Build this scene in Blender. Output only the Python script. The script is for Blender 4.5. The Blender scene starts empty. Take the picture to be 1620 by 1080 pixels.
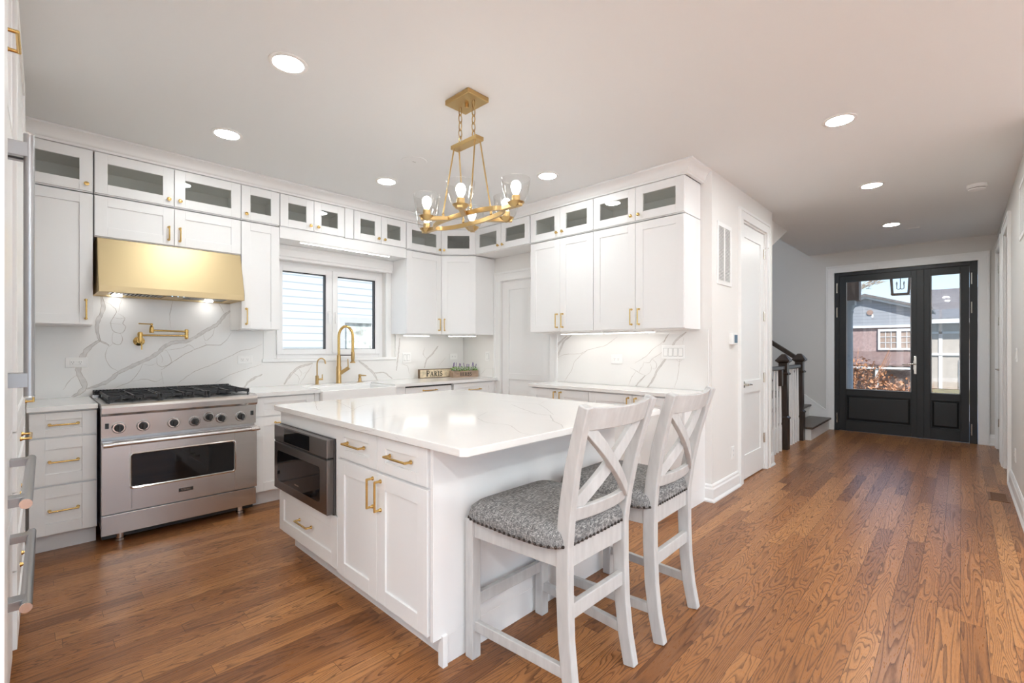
import bpy, bmesh, math, random
from mathutils import Vector, Matrix
random.seed(7)
PI = math.pi
SC = bpy.context.scene
COL = SC.collection

# ------------------------------------------------------------------ camera
cam_d = bpy.data.cameras.new('camera')
cam_d.sensor_width = 36.0
cam_d.lens = 36.0 * 735.0 / 1620.0
cam_d.shift_y = 10.0 / 1620.0
cam_d.clip_start = 0.02
cam = bpy.data.objects.new('camera', cam_d)
cam.location = (0, 0, 1.27)
cam.rotation_euler = (PI / 2, 0, math.radians(-46.0))
COL.objects.link(cam)
SC.camera = cam

# ------------------------------------------------------------------ view
SC.view_settings.view_transform = 'Standard'
SC.view_settings.look = 'None'
SC.view_settings.gamma = 1.0
SC.view_settings.use_curve_mapping = False
SC.view_settings.exposure = 0.50
SC.cycles.max_bounces = 14
SC.cycles.diffuse_bounces = 8
SC.cycles.glossy_bounces = 5
SC.cycles.transparent_max_bounces = 16

# ------------------------------------------------------------------ sky and sun
world = bpy.data.worlds.new('sky')
SC.world = world
world.use_nodes = True
def build_sky():
    nt = world.node_tree; N = nt.nodes; L = nt.links
    bg = N['Background']
    tc = N.new('ShaderNodeTexCoord')
    sep = N.new('ShaderNodeSeparateXYZ'); L.new(tc.outputs['Generated'], sep.inputs[0])
    ramp = N.new('ShaderNodeValToRGB')
    e = ramp.color_ramp.elements
    e[0].position = 0.0; e[0].color = (0.72, 0.84, 0.95, 1)
    e[1].position = 0.5; e[1].color = (0.22, 0.44, 0.86, 1)
    x = e.new(0.16); x.color = (0.45, 0.68, 0.93, 1)
    L.new(sep.outputs[2], ramp.inputs[0])
    mp = N.new('ShaderNodeMapping'); mp.inputs['Scale'].default_value = (3, 3, 9)
    L.new(tc.outputs['Generated'], mp.inputs[0])
    no = N.new('ShaderNodeTexNoise'); no.inputs['Scale'].default_value = 2.2; no.inputs['Detail'].default_value = 6
    L.new(mp.outputs[0], no.inputs['Vector'])
    cr = N.new('ShaderNodeValToRGB')
    cr.color_ramp.elements[0].position = 0.62; cr.color_ramp.elements[0].color = (0, 0, 0, 1)
    cr.color_ramp.elements[1].position = 0.80; cr.color_ramp.elements[1].color = (1, 1, 1, 1)
    L.new(no.outputs['Fac'], cr.inputs[0])
    mx = N.new('ShaderNodeMix'); mx.data_type = 'RGBA'
    L.new(cr.outputs[0], mx.inputs[0]); L.new(ramp.outputs[0], mx.inputs[6]); mx.inputs[7].default_value = (1, 1, 1, 1)
    L.new(mx.outputs[2], bg.inputs[0])
    bg.inputs[1].default_value = 1.4
build_sky()
sun_d = bpy.data.lights.new('sun', 'SUN'); sun_d.energy = 9.0; sun_d.angle = 0.01; sun_d.color = (1, 0.97, 0.92)
sun = bpy.data.objects.new('sun', sun_d); COL.objects.link(sun)
sun.rotation_euler = Vector((0.62, 0.42, -0.80)).to_track_quat('-Z', 'Y').to_euler()
sun.location = (-20, -14, 30)
# lamp strengths (emission of the lenses, bulbs and strips themselves)
CAN_L, BULB_L, LED_L = 86.0, 10.0, 7.0
CAN_HALL, CAN_REAR_FILL = 165.0, 300.0  # rear value drives the added, unseen fill cans
WARM = (1.0, 0.965, 0.91)
CANC = (0.955, 1.0, 1.0)

# ------------------------------------------------------------------ mesh helpers
class MB:
    def __init__(s): s.v = []; s.f = []; s.m = []; s.mi = 0
    def mat(s, i): s.mi = i; return s
    def add(s, vs, fs):
        o = len(s.v); s.v += [tuple(p) for p in vs]
        for f in fs: s.f.append(tuple(o + i for i in f)); s.m.append(s.mi)
        return s
    def box(s, x0, x1, y0, y1, z0, z1):
        x0, x1 = min(x0, x1), max(x0, x1); y0, y1 = min(y0, y1), max(y0, y1); z0, z1 = min(z0, z1), max(z0, z1)
        return s.add([(x0,y0,z0),(x1,y0,z0),(x1,y1,z0),(x0,y1,z0),(x0,y0,z1),(x1,y0,z1),(x1,y1,z1),(x0,y1,z1)],
                     [(0,3,2,1),(4,5,6,7),(0,1,5,4),(1,2,6,5),(2,3,7,6),(3,0,4,7)])
    def hexa(s, b, t):      # bottom 4 points, top 4 points
        return s.add(list(b) + list(t), [(0,3,2,1),(4,5,6,7),(0,1,5,4),(1,2,6,5),(2,3,7,6),(3,0,4,7)])
    def prism(s, poly, axis, a0, a1):   # poly in the two other axes, extruded along axis
        def P(u, w, a):
            return {'x': (a, u, w), 'y': (u, a, w), 'z': (u, w, a)}[axis]
        n = len(poly)
        return s.add([P(u, w, a0) for u, w in poly] + [P(u, w, a1) for u, w in poly],
                     [tuple(range(n - 1, -1, -1)), tuple(range(n, 2 * n))] + [(i, (i + 1) % n, n + (i + 1) % n, n + i) for i in range(n)])
    def cyl(s, p0, p1, r0, r1=None, n=16):
        return s.tube([p0, p1], [r0, r0 if r1 is None else r1], n)
    def tube(s, pts, r, n=12, closed=False):
        pts = [Vector(p) for p in pts]; k = len(pts)
        rs = r if isinstance(r, (list, tuple)) else [r] * k
        up = None; rings = []
        for i, p in enumerate(pts):
            if closed: t = pts[(i + 1) % k] - pts[i - 1]
            else: t = pts[min(i + 1, k - 1)] - pts[max(i - 1, 0)]
            t.normalize()
            if up is None: up = t.orthogonal().normalized()
            else: up = (up - t * up.dot(t)).normalized()
            b = t.cross(up)
            rings.append([p + (up * math.cos(2*PI*j/n) + b * math.sin(2*PI*j/n)) * rs[i] for j in range(n)])
        vs = [q for R in rings for q in R]; fs = []
        for i in range(k if closed else k - 1):
            a, c = i * n, ((i + 1) % k) * n
            for j in range(n): fs.append((a + j, a + (j+1) % n, c + (j+1) % n, c + j))
        if not closed: fs += [tuple(range(n - 1, -1, -1)), tuple((k-1)*n + j for j in range(n))]
        return s.add(vs, fs)
    def bar(s, pts, w, h, up=(0, 0, 1)):    # rectangular section swept along pts; w sideways, h along up
        pts = [Vector(p) for p in pts]; k = len(pts); vs = []; U0 = Vector(up)
        for i, p in enumerate(pts):
            t = (pts[min(i+1, k-1)] - pts[max(i-1, 0)]).normalized()
            sd = t.cross(U0).normalized(); u = sd.cross(t).normalized()
            ww = w[i] if isinstance(w, (list, tuple)) else w; hh = h[i] if isinstance(h, (list, tuple)) else h
            vs += [p - sd*ww/2 - u*hh/2, p + sd*ww/2 - u*hh/2, p + sd*ww/2 + u*hh/2, p - sd*ww/2 + u*hh/2]
        fs = [(3,2,1,0), tuple((k-1)*4 + j for j in range(4))]
        for i in range(k - 1):
            for j in range(4): fs.append((i*4+j, i*4+(j+1)%4, (i+1)*4+(j+1)%4, (i+1)*4+j))
        return s.add(vs, fs)
    def lathe(s, prof, c=(0,0,0), axis='z', n=24, cap=True):    # prof [(r, h)]
        vs = []; k = len(prof)
        for r, h in prof:
            for j in range(n):
                a = 2*PI*j/n; u, w = r*math.cos(a), r*math.sin(a)
                p = {'z': (u, w, h), 'y': (u, h, w), 'x': (h, u, w)}[axis]
                vs.append((c[0]+p[0], c[1]+p[1], c[2]+p[2]))
        fs = []
        for i in range(k - 1):
            for j in range(n): fs.append((i*n+j, i*n+(j+1)%n, (i+1)*n+(j+1)%n, (i+1)*n+j))
        if cap: fs += [tuple(range(n-1, -1, -1)), tuple((k-1)*n+j for j in range(n))]
        return s.add(vs, fs)
    def build(s, name, mats, parent=None, loc=(0,0,0), rotz=0, bevel=0, smooth=None, seg=2):
        me = bpy.data.meshes.new(name)
        me.from_pydata(s.v, [], s.f)
        mats = mats if isinstance(mats, (list, tuple)) else [mats]
        for m in mats: me.materials.append(M[m] if isinstance(m, str) else m)
        if len(mats) > 1:
            for p, i in zip(me.polygons, s.m): p.material_index = i
        bm = bmesh.new(); bm.from_mesh(me)
        bmesh.ops.recalc_face_normals(bm, faces=bm.faces)
        if smooth is not None:
            for f in bm.faces: f.smooth = True
            lim = math.radians(smooth)
            for e in bm.edges:
                if len(e.link_faces) == 2 and e.calc_face_angle(0) > lim: e.smooth = False
        bm.to_mesh(me); bm.free()
        o = bpy.data.objects.new(name, me); COL.objects.link(o)
        o.location = loc; o.rotation_euler = (0, 0, rotz)
        if parent: o.parent = parent
        if bevel:
            b = o.modifiers.new('bevel', 'BEVEL'); b.width = bevel; b.segments = seg; b.limit_method = 'ANGLE'; b.angle_limit = math.radians(50)
        return o

def inst(name, src, parent=None, loc=(0,0,0), rot=(0,0,0)):
    o = bpy.data.objects.new(name, src.data if hasattr(src, 'data') else src); COL.objects.link(o)
    if hasattr(src, 'modifiers'):
        for m in src.modifiers:
            b = o.modifiers.new(m.name, m.type)
            if m.type == 'BEVEL':
                b.width = m.width; b.segments = m.segments; b.limit_method = m.limit_method; b.angle_limit = m.angle_limit
    o.location = loc; o.rotation_euler = rot
    if parent: o.parent = parent
    return o
def tag(o, label, cat, group=None):
    o['label'] = label; o['category'] = cat
    if group: o['group'] = group
    return o
def thing(name, label, cat, loc=(0,0,0), rotz=0, group=None):
    o = bpy.data.objects.new(name, None); COL.objects.link(o); o.empty_display_size = 0.1
    o.location = loc; o.rotation_euler = (0, 0, rotz)
    return tag(o, label, cat, group)
def struct(o, label=None, cat=None):
    o['kind'] = 'structure'
    if label: o['label'] = label
    if cat: o['category'] = cat
    return o
def copy_tree(o, parent=None):
    c = o.copy(); COL.objects.link(c)
    if parent: c.parent = parent
    for ch in list(o.children): copy_tree(ch, c)
    return c

# ------------------------------------------------------------------ materials
M = {}
def mat(name, col, rough=0.5, metal=0.0, emit=0.0, ecol=None, spec=None, coat=0.0, noise=0.0, nscale=8.0, bump=0.0, bscale=200.0, stretch=(1,1,1)):
    m = bpy.data.materials.new(name); m.use_nodes = True
    nt = m.node_tree; N = nt.nodes; L = nt.links; p = N['Principled BSDF']
    p.inputs['Base Color'].default_value = (*col, 1); p.inputs['Roughness'].default_value = rough; p.inputs['Metallic'].default_value = metal
    if spec is not None: p.inputs['Specular IOR Level'].default_value = spec
    if coat: p.inputs['Coat Weight'].default_value = coat; p.inputs['Coat Roughness'].default_value = 0.1
    if emit:
        p.inputs['Emission Color'].default_value = (*(ecol or col), 1); p.inputs['Emission Strength'].default_value = emit
    if noise or bump:
        tc = N.new('ShaderNodeTexCoord'); mp = N.new('ShaderNodeMapping'); mp.inputs['Scale'].default_value = stretch
        L.new(tc.outputs['Object'], mp.inputs[0])
    if noise:
        no = N.new('ShaderNodeTexNoise'); no.inputs['Scale'].default_value = nscale; no.inputs['Detail'].default_value = 5
        L.new(mp.outputs[0], no.inputs['Vector'])
        r = N.new('ShaderNodeValToRGB'); r.color_ramp.elements[0].position = 0.3; r.color_ramp.elements[1].position = 0.7
        r.color_ramp.elements[0].color = (*[c * (1 - noise) for c in col], 1); r.color_ramp.elements[1].color = (*[min(1, c * (1 + noise * 0.5)) for c in col], 1)
        L.new(no.outputs['Fac'], r.inputs[0]); L.new(r.outputs[0], p.inputs['Base Color'])
    if bump:
        n2 = N.new('ShaderNodeTexNoise'); n2.inputs['Scale'].default_value = bscale; n2.inputs['Detail'].default_value = 3
        L.new(mp.outputs[0], n2.inputs['Vector'])
        b = N.new('ShaderNodeBump'); b.inputs['Strength'].default_value = bump; b.inputs['Distance'].default_value = 0.002
        L.new(n2.outputs['Fac'], b.inputs['Height']); L.new(b.outputs[0], p.inputs['Normal'])
    M[name] = m
    return m
def glass(name, tint=(1,1,1), spec=1.0, ior=1.45):
    m = bpy.data.materials.new(name); m.use_nodes = True
    nt = m.node_tree; N = nt.nodes; L = nt.links; N.remove(N['Principled BSDF'])
    t = N.new('ShaderNodeBsdfTransparent'); t.inputs[0].default_value = (*tint, 1)
    g = N.new('ShaderNodeBsdfGlossy'); g.inputs['Roughness'].default_value = 0.02
    f = N.new('ShaderNodeLayerWeight'); f.inputs[0].default_value = 0.5
    pw = N.new('ShaderNodeMath'); pw.operation = 'POWER'; pw.inputs[1].default_value = ior * 3.0
    ml = N.new('ShaderNodeMath'); ml.operation = 'MULTIPLY_ADD'; ml.inputs[1].default_value = 0.75; ml.inputs[2].default_value = 0.045
    mm = N.new('ShaderNodeMath'); mm.operation = 'MULTIPLY'; mm.inputs[1].default_value = spec
    x = N.new('ShaderNodeMixShader')
    L.new(f.outputs['Facing'], pw.inputs[0]); L.new(pw.outputs[0], ml.inputs[0]); L.new(ml.outputs[0], mm.inputs[0]); L.new(mm.outputs[0], x.inputs[0]); L.new(t.outputs[0], x.inputs[1]); L.new(g.outputs[0], x.inputs[2])
    L.new(x.outputs[0], N['Material Output'].inputs[0])
    M[name] = m
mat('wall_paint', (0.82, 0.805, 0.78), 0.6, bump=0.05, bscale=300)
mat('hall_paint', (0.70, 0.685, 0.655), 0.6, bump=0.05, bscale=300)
mat('ceiling_paint', (0.83, 0.85, 0.855), 0.8, bump=0.05, bscale=250)
mat('cabinet_white', (0.87, 0.87, 0.865), 0.32)
mat('cabinet_inside', (0.78, 0.78, 0.75), 0.7)
mat('trim_white', (0.87, 0.87, 0.86), 0.35)
mat('vinyl_white', (0.88, 0.88, 0.88), 0.3)
mat('quartz', (0.85, 0.84, 0.82), 0.10, noise=0.02, nscale=3)
mat('vein_soft', (0.71, 0.685, 0.66), 0.12, noise=0.15, nscale=30)
mat('vein_dark', (0.50, 0.44, 0.39), 0.15, noise=0.2, nscale=40)
mat('vein_faint', (0.64, 0.62, 0.59), 0.12)
mat('brass', (0.70, 0.47, 0.17), 0.24, 1.0)
mat('brass_satin', (0.55, 0.38, 0.17), 0.30, 1.0)
mat('gold_hood', (0.59, 0.465, 0.275), 0.46, 1.0)
mat('steel', (0.62, 0.60, 0.585), 0.27, 1.0, noise=0.05, nscale=4, stretch=(0.5, 0.5, 60))
mat('steel_bar', (0.40, 0.40, 0.41), 0.30, 1.0)
mat('steel_warm_dark', (0.24, 0.22, 0.21), 0.28, 1.0)
mat('steel_polished', (0.72, 0.71, 0.70), 0.12, 1.0)
mat('steel_grey', (0.42, 0.42, 0.43), 0.35, 1.0)
mat('steel_dark', (0.16, 0.15, 0.15), 0.3, 1.0)
mat('cast_iron', (0.02, 0.02, 0.022), 0.45)
mat('black_enamel', (0.03, 0.03, 0.03), 0.25)
mat('black_glass', (0.006, 0.006, 0.007), 0.04)
mat('black_paint', (0.017, 0.018, 0.018), 0.38, bump=0.25, bscale=60, stretch=(6, 6, 0.6))
mat('black_plastic', (0.02, 0.02, 0.02), 0.4)
mat('white_plastic', (0.88, 0.875, 0.86), 0.35)
mat('outlet_hole', (0.12, 0.12, 0.12), 0.6)
mat('grey_grille', (0.42, 0.42, 0.41), 0.6)
mat('nickel', (0.66, 0.62, 0.55), 0.25, 1.0)
mat('sink_white', (0.88, 0.875, 0.86), 0.12)
mat('dark_wood', (0.045, 0.030, 0.022), 0.35, noise=0.45, nscale=10, stretch=(8, 8, 0.7))
mat('tread_wood', (0.085, 0.058, 0.042), 0.35, noise=0.4, nscale=9, stretch=(0.8, 8, 8))
mat('chair_paint', (0.56, 0.555, 0.545), 0.5, noise=0.10, nscale=7, stretch=(6, 6, 1.2))
mat('nail_bronze', (0.07, 0.06, 0.055), 0.3, 1.0)
mat('sign_cream', (0.74, 0.62, 0.43), 0.6, noise=0.35, nscale=25)
mat('sign_edge', (0.14, 0.085, 0.05), 0.7)
mat('crate_wood', (0.40, 0.28, 0.20), 0.7, noise=0.35, nscale=12, stretch=(1, 8, 8))
mat('letter_black', (0.012, 0.012, 0.012), 0.6)
mat('leaf_green', (0.20, 0.44, 0.05), 0.5, noise=0.5, nscale=40)
mat('lavender', (0.25, 0.18, 0.36), 0.7)
mat('stem_green', (0.10, 0.16, 0.05), 0.7)
mat('vent_wood', (0.17, 0.075, 0.03), 0.4)
mat('screen_blue', (0.10, 0.16, 0.22), 0.2)
mat('maple_ply', (0.62, 0.42, 0.22), 0.6)
mat('can_lens', (1, 1, 1), 0.5, emit=CAN_L, ecol=CANC)
mat('can_lens_hall', (1, 1, 1), 0.5, emit=CAN_HALL, ecol=CANC)
mat('can_lens_rear_fill', (1, 1, 1), 0.5, emit=CAN_REAR_FILL, ecol=CANC)
mat('bulb_glow', (1, 1, 1), 0.5, emit=BULB_L, ecol=WARM)
mat('led_glow', (1, 1, 1), 0.5, emit=LED_L, ecol=WARM)
mat('led_cool', (1, 1, 1), 0.5, emit=9.0, ecol=(1, 0.97, 0.97))
mat('hood_lamp', (1, 1, 1), 0.5, emit=16.0, ecol=(1, 0.97, 0.92))
mat('led_dot', (0.5, 0.7, 1), 0.5, emit=3.0)
glass('pane_glass', (0.97, 0.98, 0.98))
glass('door_glass', (0.93, 0.95, 0.96), 1.6)
glass('shade_glass', (0.975, 0.975, 0.97), 1.0, 1.35)
glass('cabinet_glass', (0.93, 0.94, 0.93), 2.2)
# outside
mat('shingle_grey', (0.42, 0.43, 0.46), 0.8)
mat('facade_pink', (0.26, 0.175, 0.16), 0.9, noise=0.25, nscale=14)
mat('facade_beige', (0.32, 0.275, 0.235), 0.9, noise=0.1, nscale=5)
mat('roof_dark', (0.10, 0.088, 0.085), 0.9, noise=0.3, nscale=8)
mat('roof_brown', (0.13, 0.08, 0.07), 0.9, noise=0.3, nscale=8)
mat('outside_white', (0.46, 0.46, 0.46), 0.6)
mat('porch_grey', (0.34, 0.33, 0.34), 0.7)
mat('porch_brown', (0.20, 0.12, 0.09), 0.6)
mat('lantern_bronze', (0.10, 0.045, 0.03), 0.5)
mat('copper_leaf', (0.40, 0.17, 0.07), 0.7, noise=0.6, nscale=6)
mat('bare_twig', (0.28, 0.21, 0.14), 0.9)
mat('lawn', (0.13, 0.12, 0.06), 1.0, noise=0.4, nscale=2)
mat('asphalt', (0.24, 0.24, 0.24), 0.9)
mat('window_dark', (0.24, 0.17, 0.13), 0.3)
mat('window_painted_reflection', (0.62, 0.64, 0.58), 0.2, noise=0.55, nscale=9)  # mottled tree reflection painted into the pane colour
mat('patio_bounce_concrete', (0.74, 0.73, 0.71), 0.9, noise=0.06, nscale=3)
mat('garage_white', (0.42, 0.42, 0.42), 0.6)

def nodes_of(name):
    m = M[name]; return m.node_tree.nodes, m.node_tree.links, m.node_tree.nodes['Principled BSDF']
def mnode(N, L, op, a, b=None):
    n = N.new('ShaderNodeMath'); n.operation = op
    for i, x in enumerate((a, b)):
        if x is None: continue
        if isinstance(x, (int, float)): n.inputs[i].default_value = x
        else: L.new(x, n.inputs[i])
    return n.outputs[0]
def build_oak():
    mat('oak_floor', (0.3, 0.14, 0.06), 0.25)
    N, L, p = nodes_of('oak_floor')
    tc = N.new('ShaderNodeTexCoord'); sp = N.new('ShaderNodeSeparateXYZ'); L.new(tc.outputs['Object'], sp.inputs[0])
    X, Y = sp.outputs[0], sp.outputs[1]
    W, LEN = 0.083, 1.05
    yr = mnode(N, L, 'DIVIDE', Y, W); row = mnode(N, L, 'FLOOR', yr)
    wn = N.new('ShaderNodeTexWhiteNoise'); wn.noise_dimensions = '1D'; L.new(row, wn.inputs['W'])
    xs = mnode(N, L, 'DIVIDE', mnode(N, L, 'ADD', X, mnode(N, L, 'MULTIPLY', wn.outputs['Value'], 7.3)), LEN)
    idx = mnode(N, L, 'FLOOR', xs)
    cb = N.new('ShaderNodeCombineXYZ'); L.new(row, cb.inputs[0]); L.new(idx, cb.inputs[1])
    w2 = N.new('ShaderNodeTexWhiteNoise'); w2.noise_dimensions = '3D'; L.new(cb.outputs[0], w2.inputs['Vector'])
    rs = N.new('ShaderNodeSeparateColor'); L.new(w2.outputs['Color'], rs.inputs[0])
    r, g, b = rs.outputs[0], rs.outputs[1], rs.outputs[2]
    gx = mnode(N, L, 'ADD', mnode(N, L, 'MULTIPLY', X, mnode(N, L, 'ADD', 0.7, mnode(N, L, 'MULTIPLY', mnode(N, L, 'GREATER_THAN', g, 0.35), 1.0))), mnode(N, L, 'MULTIPLY', r, 61.0))
    gy = mnode(N, L, 'ADD', mnode(N, L, 'MULTIPLY', Y, 15.0), mnode(N, L, 'MULTIPLY', g, 83.0))
    gv = N.new('ShaderNodeCombineXYZ'); L.new(gx, gv.inputs[0]); L.new(gy, gv.inputs[1])
    n1 = N.new('ShaderNodeTexNoise'); n1.inputs['Scale'].default_value = 1.0; n1.inputs['Detail'].default_value = 1.3; n1.inputs['Roughness'].default_value = 0.35; n1.inputs['Distortion'].default_value = 0.1
    L.new(gv.outputs[0], n1.inputs['Vector'])
    # fine wobble keeps the ring lines ragged like oak
    wv = N.new('ShaderNodeCombineXYZ'); L.new(mnode(N, L, 'MULTIPLY', gx, 7.0), wv.inputs[0]); L.new(mnode(N, L, 'MULTIPLY', gy, 4.0), wv.inputs[1])
    n3 = N.new('ShaderNodeTexNoise'); n3.inputs['Scale'].default_value = 1.0; n3.inputs['Detail'].default_value = 2
    L.new(wv.outputs[0], n3.inputs['Vector'])
    val = mnode(N, L, 'ADD', n1.outputs['Fac'], mnode(N, L, 'MULTIPLY', n3.outputs['Fac'], 0.035))
    ring = mnode(N, L, 'FRACT', mnode(N, L, 'MULTIPLY', val, mnode(N, L, 'ADD', 13.0, mnode(N, L, 'MULTIPLY', b, 8.0))))
    rp = N.new('ShaderNodeValToRGB'); e = rp.color_ramp.elements
    e[0].position = 0.0; e[0].color = (0.15, 0.15, 0.15, 1); e[1].position = 1.0; e[1].color = (1, 1, 1, 1)
    q = e.new(0.30); q.color = (0.0, 0.0, 0.0, 1); q = e.new(0.86); q.color = (0.75, 0.75, 0.75, 1)
    q = e.new(0.55); q.color = (0.12, 0.12, 0.12, 1)
    L.new(ring, rp.inputs[0])
    # pores
    pv = N.new('ShaderNodeCombineXYZ'); L.new(mnode(N, L, 'MULTIPLY', X, 26.0), pv.inputs[0]); L.new(mnode(N, L, 'MULTIPLY', Y, 520.0), pv.inputs[1])
    n2 = N.new('ShaderNodeTexNoise'); n2.inputs['Scale'].default_value = 1.0; n2.inputs['Detail'].default_value = 3
    L.new(pv.outputs[0], n2.inputs['Vector'])
    pore = N.new('ShaderNodeMapRange'); pore.inputs[1].default_value = 0.4; pore.inputs[2].default_value = 0.7
    L.new(n2.outputs['Fac'], pore.inputs[0])
    grain = mnode(N, L, 'ADD', mnode(N, L, 'MULTIPLY', rp.outputs[0], 0.64), mnode(N, L, 'MULTIPLY', pore.outputs[0], 0.25))
    base = N.new('ShaderNodeValToRGB'); e = base.color_ramp.elements
    e[0].position = 0; e[0].color = (0.21, 0.085, 0.033, 1); e[1].position = 1; e[1].color = (0.52, 0.245, 0.092, 1)
    q = e.new(0.5); q.color = (0.38, 0.162, 0.057, 1)
    L.new(mnode(N, L, 'ADD', mnode(N, L, 'MULTIPLY', b, 0.75), mnode(N, L, 'MULTIPLY', r, 0.25)), base.inputs[0])
    mx = N.new('ShaderNodeMix'); mx.data_type = 'RGBA'
    L.new(grain, mx.inputs[0]); L.new(base.outputs[0], mx.inputs[6]); mx.inputs[7].default_value = (0.060, 0.022, 0.012, 1)
    # joints
    fy = mnode(N, L, 'FRACT', yr); jy = mnode(N, L, 'LESS_THAN', mnode(N, L, 'MINIMUM', fy, mnode(N, L, 'SUBTRACT', 1.0, fy)), 0.012)
    fx = mnode(N, L, 'FRACT', xs); jx = mnode(N, L, 'LESS_THAN', mnode(N, L, 'MINIMUM', fx, mnode(N, L, 'SUBTRACT', 1.0, fx)), 0.0008)
    j = mnode(N, L, 'MAXIMUM', jy, jx)
    m2 = N.new('ShaderNodeMix'); m2.data_type = 'RGBA'
    L.new(mnode(N, L, 'MULTIPLY', j, 0.75), m2.inputs[0]); L.new(mx.outputs[2], m2.inputs[6]); m2.inputs[7].default_value = (0.04, 0.018, 0.01, 1)
    L.new(m2.outputs[2], p.inputs['Base Color']); p.inputs['Specular IOR Level'].default_value = 0.32
    rr = mnode(N, L, 'ADD', 0.27, mnode(N, L, 'MULTIPLY', grain, 0.12)); L.new(rr, p.inputs['Roughness'])
    bp = N.new('ShaderNodeBump'); bp.inputs['Strength'].default_value = 0.25; bp.inputs['Distance'].default_value = 0.001
    L.new(mnode(N, L, 'MULTIPLY', j, -1.0), bp.inputs['Height']); L.new(bp.outputs[0], p.inputs['Normal'])
build_oak()
def build_tweed():
    mat('tweed', (0.3, 0.3, 0.3), 0.95)
    N, L, p = nodes_of('tweed')
    tc = N.new('ShaderNodeTexCoord'); outs = []
    for sc in ((60, 420, 60), (420, 60, 420)):
        mp = N.new('ShaderNodeMapping'); mp.inputs['Scale'].default_value = sc; L.new(tc.outputs['Object'], mp.inputs[0])
        n = N.new('ShaderNodeTexNoise'); n.inputs['Scale'].default_value = 1.0; n.inputs['Detail'].default_value = 2; L.new(mp.outputs[0], n.inputs['Vector'])
        outs.append(n.outputs['Fac'])
    s = mnode(N, L, 'ADD', mnode(N, L, 'MULTIPLY', outs[0], 0.5), mnode(N, L, 'MULTIPLY', outs[1], 0.5))
    r = N.new('ShaderNodeValToRGB'); e = r.color_ramp.elements
    e[0].position = 0.38; e[0].color = (0.085, 0.085, 0.09, 1); e[1].position = 0.64; e[1].color = (0.50, 0.49, 0.475, 1)
    q = e.new(0.5); q.color = (0.20, 0.197, 0.193, 1)
    L.new(s, r.inputs[0]); L.new(r.outputs[0], p.inputs['Base Color'])
    b = N.new('ShaderNodeBump'); b.inputs['Strength'].default_value = 0.5; b.inputs['Distance'].default_value = 0.002
    L.new(s, b.inputs['Height']); L.new(b.outputs[0], p.inputs['Normal'])
build_tweed()
def stripes(name, axis, pitch, dark, light, frac=0.12, rough=0.7):
    mat(name, light, rough)
    N, L, p = nodes_of(name)
    tc = N.new('ShaderNodeTexCoord'); sp = N.new('ShaderNodeSeparateXYZ'); L.new(tc.outputs['Object'], sp.inputs[0])
    f = mnode(N, L, 'FRACT', mnode(N, L, 'DIVIDE', sp.outputs[axis], pitch))
    c = mnode(N, L, 'LESS_THAN', f, frac)
    mx = N.new('ShaderNodeMix'); mx.data_type = 'RGBA'; L.new(c, mx.inputs[0]); mx.inputs[6].default_value = (*light, 1); mx.inputs[7].default_value = (*dark, 1)
    L.new(mx.outputs[2], p.inputs['Base Color'])
stripes('siding_white', 2, 0.115, (0.30, 0.34, 0.35), (0.50, 0.515, 0.52), 0.16)
stripes('shingle_rows', 2, 0.14, (0.15, 0.155, 0.17), (0.20, 0.205, 0.22), 0.16)

# ------------------------------------------------------------------ setting: floor, ceiling, walls
H = 2.74
YA, XB, YC, XD, YR = 4.65, 3.90, 1.475, 8.67, -0.34
def slab(name, m, *boxes, bevel=0, label=None):
    b = MB()
    for q in boxes: b.box(*q)
    return struct(b.build(name, m, bevel=bevel), label)
slab('floor', 'oak_floor', (-3.5, 9.0, -3.5, 4.9, -0.12, 0.0))
slab('ceiling', 'ceiling_paint', (-3.5, 4.05, -3.5, 4.9, H, H + 0.2), (4.05, 9.0, -3.5, 1.75, H, H + 0.2))
# wall with the kitchen window
WX0, WX1, WZ0, WZ1 = 1.585, 2.765, 1.165, 2.108
slab('wall_range_side', 'wall_paint', (-0.8, WX0, YA, YA + 0.15, 0, H), (WX1, 4.05, YA, YA + 0.15, 0, H), (WX0, WX1, YA, YA + 0.15, 0, WZ0), (WX0, WX1, YA, YA + 0.15, WZ1, H))
# wall behind the side cabinets with the pantry door opening
slab('wall_pantry_side', 'wall_paint', (XB, XB + 0.12, YC + 0.12, 3.185, 0, H), (XB, XB + 0.12, 3.945, YA, 0, H), (XB, XB + 0.12, 3.185, 3.945, 2.06, H))
# hall wall with the closet door opening
CX0, CX1, CZ = 4.62, 5.36, 2.47
slab('wall_hall_closet', 'wall_paint', (XB, CX0, YC, YC + 0.12, 0, H), (CX1, 5.60, YC, YC + 0.12, 0, H), (CX0, CX1, YC, YC + 0.12, CZ, H))
slab('wall_stair_near', 'wall_paint', (5.48, 5.60, YC + 0.12, YA, -0.0, H))
# front wall with the front door opening
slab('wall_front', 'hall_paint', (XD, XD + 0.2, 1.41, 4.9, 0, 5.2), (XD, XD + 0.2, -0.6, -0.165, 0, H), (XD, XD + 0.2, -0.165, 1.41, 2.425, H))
# hall wall on the right, with a cased opening and a door
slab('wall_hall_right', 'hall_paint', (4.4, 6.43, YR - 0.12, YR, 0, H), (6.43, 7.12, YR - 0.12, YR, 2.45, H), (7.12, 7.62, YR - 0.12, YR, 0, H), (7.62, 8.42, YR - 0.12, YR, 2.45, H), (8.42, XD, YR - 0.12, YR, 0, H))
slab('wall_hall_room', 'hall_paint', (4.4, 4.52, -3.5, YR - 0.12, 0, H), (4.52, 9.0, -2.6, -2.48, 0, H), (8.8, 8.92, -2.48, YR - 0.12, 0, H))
slab('wall_stair_back', 'hall_paint', (5.60, XD, YA, YA + 0.15, 0, 5.2))
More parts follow.
